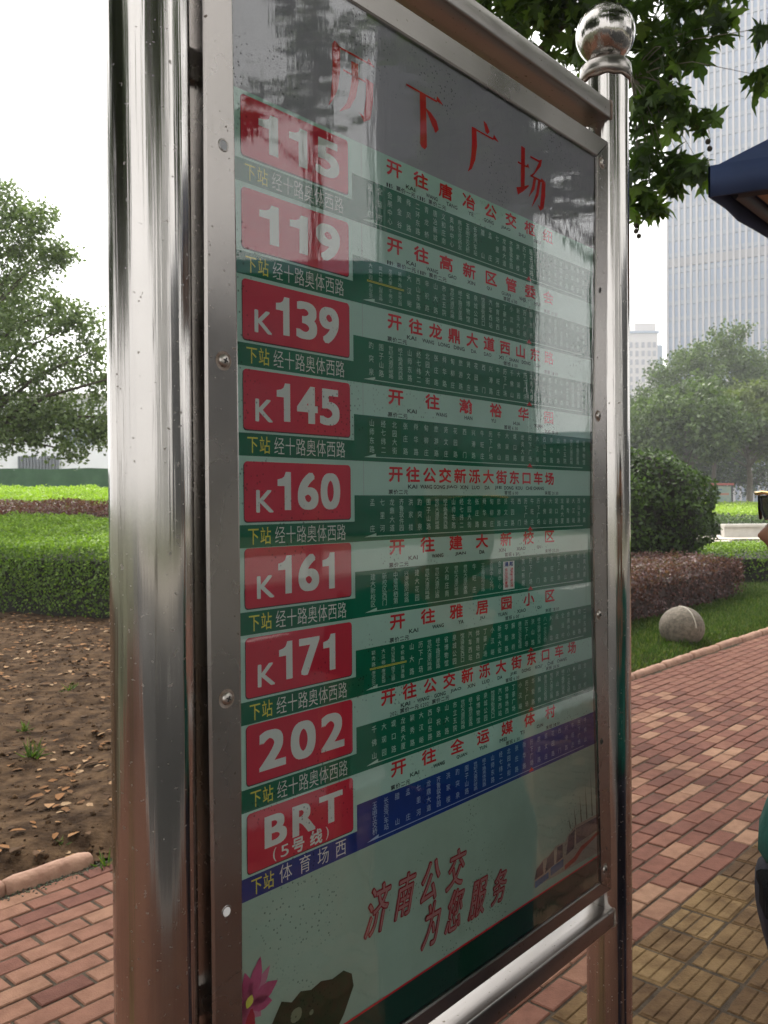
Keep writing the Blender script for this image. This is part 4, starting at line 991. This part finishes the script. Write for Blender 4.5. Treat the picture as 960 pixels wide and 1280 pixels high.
for a,h_ in ((.655,1.010),(.672,1.022),(.690,1.035),(.708,1.05),(.726,1.062)): flat([(a,.990),(a+.0035,.990),(a-.004,h_)],.0006,0,mb)
part(mb,'printed_reeds',paper('print_reed',(.10,.12,.09)))
# crease and scratch lines of the poster
mb=MB(); rect(.1885,1.50,.1892,2.05,.00055,mb); part(mb,'sheet_joint',paper('joint_line',(.45,.5,.48)))

# clear cover sheet
m=bpy.data.materials.new('clear_acrylic'); m.use_nodes=True; n=m.node_tree; N=n.nodes; K=n.links.new; N.clear()
out=N.new('ShaderNodeOutputMaterial'); tr=N.new('ShaderNodeBsdfTransparent'); gl=N.new('ShaderNodeBsdfGlossy'); ms=N.new('ShaderNodeMixShader')
tr.inputs[0].default_value=(.95,.97,.96,1); gl.inputs['Roughness'].default_value=.02
fr=N.new('ShaderNodeFresnel'); fr.inputs[0].default_value=1.52
tc=N.new('ShaderNodeTexCoord')
mp=N.new('ShaderNodeMapping'); mp.inputs['Scale'].default_value=(55,1,7); K(tc.outputs['Object'],mp.inputs[0])
nz=N.new('ShaderNodeTexNoise'); nz.inputs['Scale'].default_value=1; nz.inputs['Detail'].default_value=5; K(mp.outputs[0],nz.inputs['Vector'])
n2=N.new('ShaderNodeTexNoise'); n2.inputs['Scale'].default_value=3.2; n2.inputs['Detail'].default_value=1; K(tc.outputs['Object'],n2.inputs['Vector'])
ml=N.new('ShaderNodeMath'); ml.operation='MULTIPLY_ADD'; ml.inputs[1].default_value=6; K(n2.outputs[0],ml.inputs[0]); K(nz.outputs[0],ml.inputs[2])
bp=N.new('ShaderNodeBump'); bp.inputs['Strength'].default_value=.055; bp.inputs['Distance'].default_value=.002; K(ml.outputs[0],bp.inputs['Height'])
K(bp.outputs[0],gl.inputs['Normal'])
# dried dirt specks that dull the shine
vo=N.new('ShaderNodeTexVoronoi'); vo.inputs['Scale'].default_value=190; K(tc.outputs['Object'],vo.inputs['Vector'])
th_=N.new('ShaderNodeMapRange'); th_.inputs[1].default_value=.17; th_.inputs[2].default_value=.24; K(vo.outputs['Distance'],th_.inputs[0])
n3=N.new('ShaderNodeTexNoise'); n3.inputs['Scale'].default_value=9; n3.inputs['Detail'].default_value=4; K(tc.outputs['Object'],n3.inputs['Vector'])
t3=N.new('ShaderNodeMapRange'); t3.inputs[1].default_value=.52; t3.inputs[2].default_value=.6; K(n3.outputs[0],t3.inputs[0])
inv1=N.new('ShaderNodeMath'); inv1.operation='SUBTRACT'; inv1.inputs[0].default_value=1; K(th_.outputs[0],inv1.inputs[1])
dm=N.new('ShaderNodeMath'); dm.operation='MULTIPLY'; K(inv1.outputs[0],dm.inputs[0]); K(t3.outputs[0],dm.inputs[1])
om=N.new('ShaderNodeMath'); om.operation='SUBTRACT'; om.inputs[0].default_value=1; K(dm.outputs[0],om.inputs[1])
f2=N.new('ShaderNodeMath'); f2.operation='MULTIPLY'; f2.inputs[1].default_value=1.9; f2.use_clamp=True; K(fr.outputs[0],f2.inputs[0])
f3=N.new('ShaderNodeMath'); f3.operation='MULTIPLY'; K(f2.outputs[0],f3.inputs[0]); K(om.outputs[0],f3.inputs[1])
K(f3.outputs[0],ms.inputs[0]); K(tr.outputs[0],ms.inputs[1]); K(gl.outputs[0],ms.inputs[2])
df=N.new('ShaderNodeBsdfDiffuse'); df.inputs[0].default_value=(.05,.045,.04,1); m3=N.new('ShaderNodeMixShader'); d5=N.new('ShaderNodeMath'); d5.operation='MULTIPLY'; d5.inputs[1].default_value=.6; K(dm.outputs[0],d5.inputs[0])
K(d5.outputs[0],m3.inputs[0]); K(ms.outputs[0],m3.inputs[1]); K(df.outputs[0],m3.inputs[2]); K(m3.outputs[0],out.inputs[0])
rect(-.006,.870,.756,2.062,.0042).build('cover_sheet',m,sign)

# ================================================================== awning (navy canopy of a street kiosk)
NAVY=mat('navy_canvas',(.012,.028,.085),.75,noise=(.016,.034,.10),bump=.25,bscale=12,nscale=6); TAN=mat('tan_lining',(.30,.19,.12),.8); DKF=mat('dark_frame',(.02,.022,.035),.5)
A=Vector((math.sin(R(41)),math.cos(R(41)),0)); B=Vector((A.y,-A.x,0)).normalized(); B=Vector((math.sin(R(112)),math.cos(R(112)),0))
C0=Vector((1.53,4.0,2.906)); LA,LB=2.5,2.7
ctr=C0+A*LA/2+B*LB/2
e=empty('kiosk_canopy',(ctr.x,ctr.y,0),label='navy blue canvas canopy with a tan lining, its corner entering at the right edge',cat='canopy')
cor=[C0,C0+B*LB,C0+A*LA+B*LB,C0+A*LA]; apex=ctr+Vector((0,0,.85))
rel2=lambda p:(p.x-ctr.x,p.y-ctr.y,p.z)
mb=MB(); n_=10
def roofpt(i,f,g):   # side i, f along the side, g towards the apex
    a=cor[i].lerp(cor[(i+1)%4],f); top=Vector((apex.x,apex.y,C0.z+.82)); p=a+Vector((0,0,.135)); q=p.lerp(top,g); q.z=C0.z+.135+ .70*(1-(1-g)**1.7) - .03*math.sin(math.pi*f)*(1-g); return q
for i in range(4):
    vs=[];fs=[]
    for a_ in range(n_+1):
        for b_ in range(7): vs.append(rel2(roofpt(i,a_/n_,b_/6)))
    for a_ in range(n_):
        for b_ in range(6): fs.append((a_*7+b_,(a_+1)*7+b_,(a_+1)*7+b_+1,a_*7+b_+1))
    mb.add(vs,fs,0,True)
mb.build('canopy_top',NAVY,e)
for i in range(4):
    vs=[];fs=[]; a0,a1=cor[i],cor[(i+1)%4]; nrm_=Vector(((a1-a0).y,-(a1-a0).x,0)).normalized()
    for k in range(13):
        f=k/12; p=a0.lerp(a1,f)+nrm_*(.01+.008*math.sin(k*2.1)); vs+= [rel2(p+Vector((0,0,0+.004*math.sin(k*1.7)))),rel2(p+Vector((0,0,.145))),rel2(p-nrm_*.012+Vector((0,0,.145))),rel2(p-nrm_*.012)]
    for k in range(12):
        b=k*4
        for j in range(4): fs.append((b+j,b+4+j,b+4+(j+1)%4,b+(j+1)%4))
    MB().add(vs,fs,0,True).build('valance',NAVY,e)
    d_=(a1-a0); inn_=-nrm_
    ud=(a1-a0).normalized(); MB().tube([rel2(a0+inn_*.075+ud*.12+Vector((0,0,.045))),rel2(a1+inn_*.075-ud*.12+Vector((0,0,.045)))],.04,4).build('frame_bar',DKF,e)
ins=[c+(ctr-c)*.09 for c in cor]
MB().add([rel2(Vector((c.x,c.y,C0.z+.06))) for c in ins],[(3,2,1,0)]).build('lining',TAN,e)
MB().tube([(0,0,0),(0,0,3.6)],.03,14).build('pole',DKF,e)
MB().cham((0,0,.06),(.6,.6,.12),.02).build('base_weight',GRAN,e)

# ================================================================== person at the right edge
SKIN=mat('skin',(.34,.17,.105),.5,noise=(.37,.19,.12),spec=.4); SKIN.node_tree.nodes['Principled BSDF'].inputs['Subsurface Weight'].default_value=.1
TEAL=mat('teal_shirt',(.004,.10,.078),.85,noise=(.006,.13,.10),bump=.5,bscale=22); NAVT=mat('navy_trousers',(.014,.015,.03),.85,bump=.4,bscale=30)
HAIR=mat('grey_black_hair',(.03,.028,.026),.6); BLK=mat('black_plastic',(.012,.012,.013),.25); GOLD=mat('gold_trim',(.75,.50,.2),.2,metal=1); LENS=mat('sunglass_lens',(.05,.05,.055),.08,spec=.9)
pe=empty('person',(.6795,1.215,0),math.pi-R(14),label='person in teal shirt and navy trousers at the right edge, facing the board',cat='person')
# local frame: +x is the way the person faces, y sideways
def skin_mesh(name,verts,edges,rad,m,parent,sub=2,root=0):
    me=bpy.data.meshes.new(name); me.from_pydata(verts,edges,[]); o=bpy.data.objects.new(name,me); sc.collection.objects.link(o)
    md=o.modifiers.new('skin','SKIN'); md.use_smooth_shade=True
    for i,r_ in enumerate(rad):
        me.skin_vertices[0].data[i].radius=(r_,r_) if not hasattr(r_,'__len__') else r_
    me.skin_vertices[0].data[root].use_root=True
    s_=o.modifiers.new('sub','SUBSURF'); s_.levels=sub; s_.render_levels=sub
    bpy.context.view_layer.update()
    nm=bpy.data.meshes.new_from_object(o.evaluated_get(bpy.context.evaluated_depsgraph_get()))
    bpy.data.objects.remove(o)
    for p in nm.polygons: p.use_smooth=True
    nm.materials.clear(); nm.materials.append(m)
    o=bpy.data.objects.new(name,nm); sc.collection.objects.link(o); o.parent=parent; return o
# body: torso, neck, arms, legs, hands in one skeleton; head joined by remesh
Vb=[(0,0,.88),(-.01,0,1.02),(-.05,0,1.18),(-.04,0,1.30),(-.02,0,1.345),(.01,0,1.40)]
Eb=[(0,1),(1,2),(2,3),(3,4),(4,5)]; Rb=[(.14,.13),(.115,.13),(.11,.145),(.09,.13),(.055,.055),(.055,.055)]
def addb(p,r_,par): Vb.append(p); Rb.append(r_); Eb.append((par,len(Vb)-1)); return len(Vb)-1
for sgn in (-1,1):
    h=addb((0,.085*sgn,.82),.082,0); kx=.02 if sgn<0 else .05
    k_=addb((kx+.015,.09*sgn,.47),.052,h); an=addb((kx-.02,.095*sgn,.09),.036,k_); hl=addb((kx-.03,.095*sgn,.045),.034,an); to=addb((kx+.11,.105*sgn,.03),.026,an)
    sh=addb((-.04,.175*sgn,1.285),.048,3); el=addb((-.11,.215*sgn,1.03),.036,sh); wr=addb((-.07,.205*sgn,.82),.024,el); pa=addb((-.05,.2*sgn,.765),(.018,.032),wr)
    for j,(dy,ln) in enumerate(((-.026,.062),(-.009,.074),(.009,.070),(.025,.056))):
        f1=addb((-.042,.2*sgn+dy,.725),.0088,pa); f2=addb((-.036,.2*sgn+dy*1.05,.725-ln*.5),.0082,f1); f3=addb((-.044,.2*sgn+dy*1.05,.725-ln),.0072,f2)
    t1=addb((-.030,.2*sgn-.03*sgn,.765),.0105,pa); t2=addb((-.018,.2*sgn-.036*sgn,.735),.0088,t1)
bo=skin_mesh('body_raw',Vb,Eb,Rb,SKIN,None,1)
# head as a radial surface
hv=[];hf=[];nA,nZ=56,46; zc0,zc1=1.355,1.60
def interp(z,tab):
    for (a,b),(c,d) in zip(tab[:-1],tab[1:]):
        if a<=z<=c: f=(z-a)/(c-a); f=f*f*(3-2*f); return b+(d-b)*f
    return tab[-1][1] if z>tab[-1][0] else tab[0][1]
front=[(1.355,.045),(1.375,.082),(1.388,.094),(1.398,.090),(1.409,.098),(1.416,.094),(1.425,.099),(1.436,.092),(1.47,.087),(1.482,.084),(1.497,.092),(1.54,.090),(1.58,.055),(1.60,.004)]
back=[(1.355,.05),(1.40,.060),(1.45,.082),(1.50,.096),(1.55,.085),(1.58,.05),(1.60,.004)]
side=[(1.355,.035),(1.38,.050),(1.42,.062),(1.47,.071),(1.52,.074),(1.56,.060),(1.585,.036),(1.60,.004)]
for j in range(nZ+1):
    z=zc0+(zc1-zc0)*j/nZ
    for i in range(nA):
        a=2*math.pi*i/nA; ca,sa=math.cos(a),math.sin(a); fx=interp(z,front if ca>0 else back); sy=interp(z,side)
        x=fx*math.copysign(abs(ca)**.9,ca); y=sy*math.copysign(abs(sa)**.9,sa)
        if ca>0:
            nose=math.exp(-((z-1.447)/.0135)**2)*.021+math.exp(-((z-1.464)/.016)**2)*.010
            x+=nose*math.exp(-(y/.016)**2)
            x-=.010*math.exp(-((z-1.482)/.012)**2)*math.exp(-((abs(y)-.032)/.014)**2)
            x-=.006*math.exp(-((z-1.4165)/.003)**2)*math.exp(-(y/.025)**2)
        hv.append((x+.025,y,z))
for j in range(nZ):
    for i in range(nA): l=(i+1)%nA; hf.append((j*nA+i,j*nA+l,(j+1)*nA+l,(j+1)*nA+i))
hf+=[tuple(range(nA))[::-1],tuple(nZ*nA+i for i in range(nA))]
base_=len(bo.data.vertices); allv=[v.co[:] for v in bo.data.vertices]+hv; allf=[tuple(p.vertices) for p in bo.data.polygons]+[tuple(base_+i for i in f) for f in hf]
for sgn in (-1,1):   # ears
    eb=len(allv); ev=[]
    for j in range(7):
        for i in range(10):
            a=2*math.pi*i/10; p_=math.pi*j/6; ev.append((.015+.018*math.sin(p_)*math.cos(a),sgn*(.073+.007*math.cos(p_)*1),1.468+.031*math.sin(p_)*math.sin(a)))
    allv+=ev; allf+=[(eb+j*10+i,eb+j*10+(i+1)%10,eb+(j+1)*10+(i+1)%10,eb+(j+1)*10+i) for j in range(6) for i in range(10)]
bpy.data.objects.remove(bo)
me=bpy.data.meshes.new('body'); me.from_pydata(allv,[],allf); o=bpy.data.objects.new('body',me); sc.collection.objects.link(o)
rm=o.modifiers.new('r','REMESH'); rm.mode='VOXEL'; rm.voxel_size=.0042; rm.use_smooth_shade=True
smd=o.modifiers.new('s','SMOOTH'); smd.iterations=2; smd.factor=.5
bpy.context.view_layer.update(); nm=bpy.data.meshes.new_from_object(o.evaluated_get(bpy.context.evaluated_depsgraph_get())); bpy.data.objects.remove(o)
nm.materials.clear(); nm.materials.append(SKIN)
for p in nm.polygons: p.use_smooth=True
body=bpy.data.objects.new('body',nm); sc.collection.objects.link(body); body.parent=pe
# clothes
skin_mesh('shirt',[(.0,0,.94),(.0,0,1.005),(-.055,0,1.18),(-.045,0,1.29),(-.03,0,1.325),(-.04,-.175,1.288),(-.09,-.2,1.15),(-.04,.175,1.288),(-.09,.2,1.15)],[(0,1),(1,2),(2,3),(3,4),(3,5),(5,6),(3,7),(7,8)],
   [(.172,.160),(.152,.156),(.150,.185),(.135,.185),(.078,.082),.082,.072,.082,.072],TEAL,pe)
skin_mesh('trousers',[(.005,0,.99),(.004,0,.93),(.0,0,.86),(0,-.085,.78),(.02,-.09,.47),(.0,-.095,.10),(0,.085,.78),(.05,.09,.47),(.03,.095,.10)],[(0,1),(1,2),(2,3),(3,4),(4,5),(2,6),(6,7),(7,8)],
   [(.142,.150),(.156,.158),(.152,.155),(.104,.100),.074,.062,(.104,.100),.074,.062],NAVT,pe)
for sgn,kx in ((-1,.02),(1,.05)):
    mb=MB(); vs=[];pr=[(-.075,.035,.06),(-.03,.04,.07),(.05,.042,.06),(.12,.044,.045),(.165,.036,.035),(.18,.01,.02)]
    for x_,hw,ht in pr: vs+= [(kx+x_,.1*sgn-hw,0),(kx+x_,.1*sgn+hw,0),(kx+x_,.1*sgn+hw*.7,ht),(kx+x_,.1*sgn-hw*.7,ht)]
    fs=[(0,1,2,3)[::-1],(20,21,22,23)]
    for i in range(5):
        for j in range(4): fs.append((i*4+j,(i+1)*4+j,(i+1)*4+(j+1)%4,i*4+(j+1)%4))
    mb.add(vs,[f[::-1] for f in fs],0,False).build('shoe',BLK,pe)
# hair cap
hv2=[];hf2=[]
for j in range(15):
    z=1.44+(1.612-1.44)*j/14; z_=min(z,1.598)
    for i in range(40):
        a=2*math.pi*i/40; ca,sa=math.cos(a),math.sin(a); fx=interp(z_,front if ca>0 else back)+.008; sy=interp(z_,side)+.008
        if z<1.555 and ca>.1: fx*=.30; sy*=.985
        f=1 if z<1.598 else max(.0,1-(z-1.598)/.014)
        hv2.append(((fx*ca*f)+.025,sy*sa*f,z))
for j in range(14):
    for i in range(40): l=(i+1)%40; hf2.append((j*40+i,j*40+l,(j+1)*40+l,(j+1)*40+i))
MB().add(hv2,hf2,0,True).build('hair',HAIR,pe)
# sunglasses are worn: a thing of its own
sg=empty('sunglasses',(.6795,1.215,1.48),math.pi-R(14),label='black sunglasses with a gold top bar on the face of the person at right',cat='sunglasses')
gx0=.137
for sgn in (-1,1):
    mb=MB(); vs=[]
    for (yy,zz) in ((.006,.012),(.056,.014),(.062,.002),(.054,-.018),(.020,-.020),(.008,-.006)): vs.append((gx0-yy*.28,yy*sgn,zz+.012))
    vs2=[(x-.003,y,z) for x,y,z in vs]; fs=[tuple(range(6)),tuple(range(11,5,-1))]+[(i,i+6,(i+1)%6+6,(i+1)%6) for i in range(6)]
    if sgn<0: fs=[f[::-1] for f in fs]
    le=MB().add(vs+vs2,fs).build('lens',LENS,sg)
    MB().tube([vs[0],vs[1],vs[2],vs[3],vs[4],vs[5],vs[0]],.0022,6,caps=False).build('rim',BLK,le)
    MB().tube([(gx0-.016,.061*sgn,.020),(gx0-.05,.080*sgn,.018),(gx0-.115,.084*sgn,.012)],.0035,6).build('temple',BLK,sg)
MB().tube([(gx0-.015,-.06,.026),(gx0-.001,-.03,.030),(gx0+.003,0,.029),(gx0-.001,.03,.030),(gx0-.015,.06,.026)],.003,8).build('top_bar',GOLD,sg)
bagm=mat('black_pouch',(.01,.01,.011),.95,bump=.3,spec=.1)
e=empty('belt_pouch',(.6795,1.215,0),math.pi-R(14),label='small black pouch hanging at the belt of the person at the right edge',cat='pouch')
MB().cham((.128,.085,.958),(.04,.05,.045),.012).build('pouch_body',bagm,e); MB().cham((.130,.085,.976),(.043,.054,.016),.005).build('flap',bagm,e)

# ================================================================== haze
hz=bpy.data.materials.new('haze_air'); hz.use_nodes=True; n=hz.node_tree; n.nodes.clear()
o_=n.nodes.new('ShaderNodeOutputMaterial'); pv=n.nodes.new('ShaderNodeVolumePrincipled'); pv.inputs['Density'].default_value=.0012; pv.inputs['Color'].default_value=(.93,.96,1,1); pv.inputs['Anisotropy'].default_value=.2
n.links.new(pv.outputs[0],o_.inputs['Volume'])
HAZE=True
if HAZE:
    MB().box((0,0,108),(860,860,220)).build('haze',hz,kind='stuff')
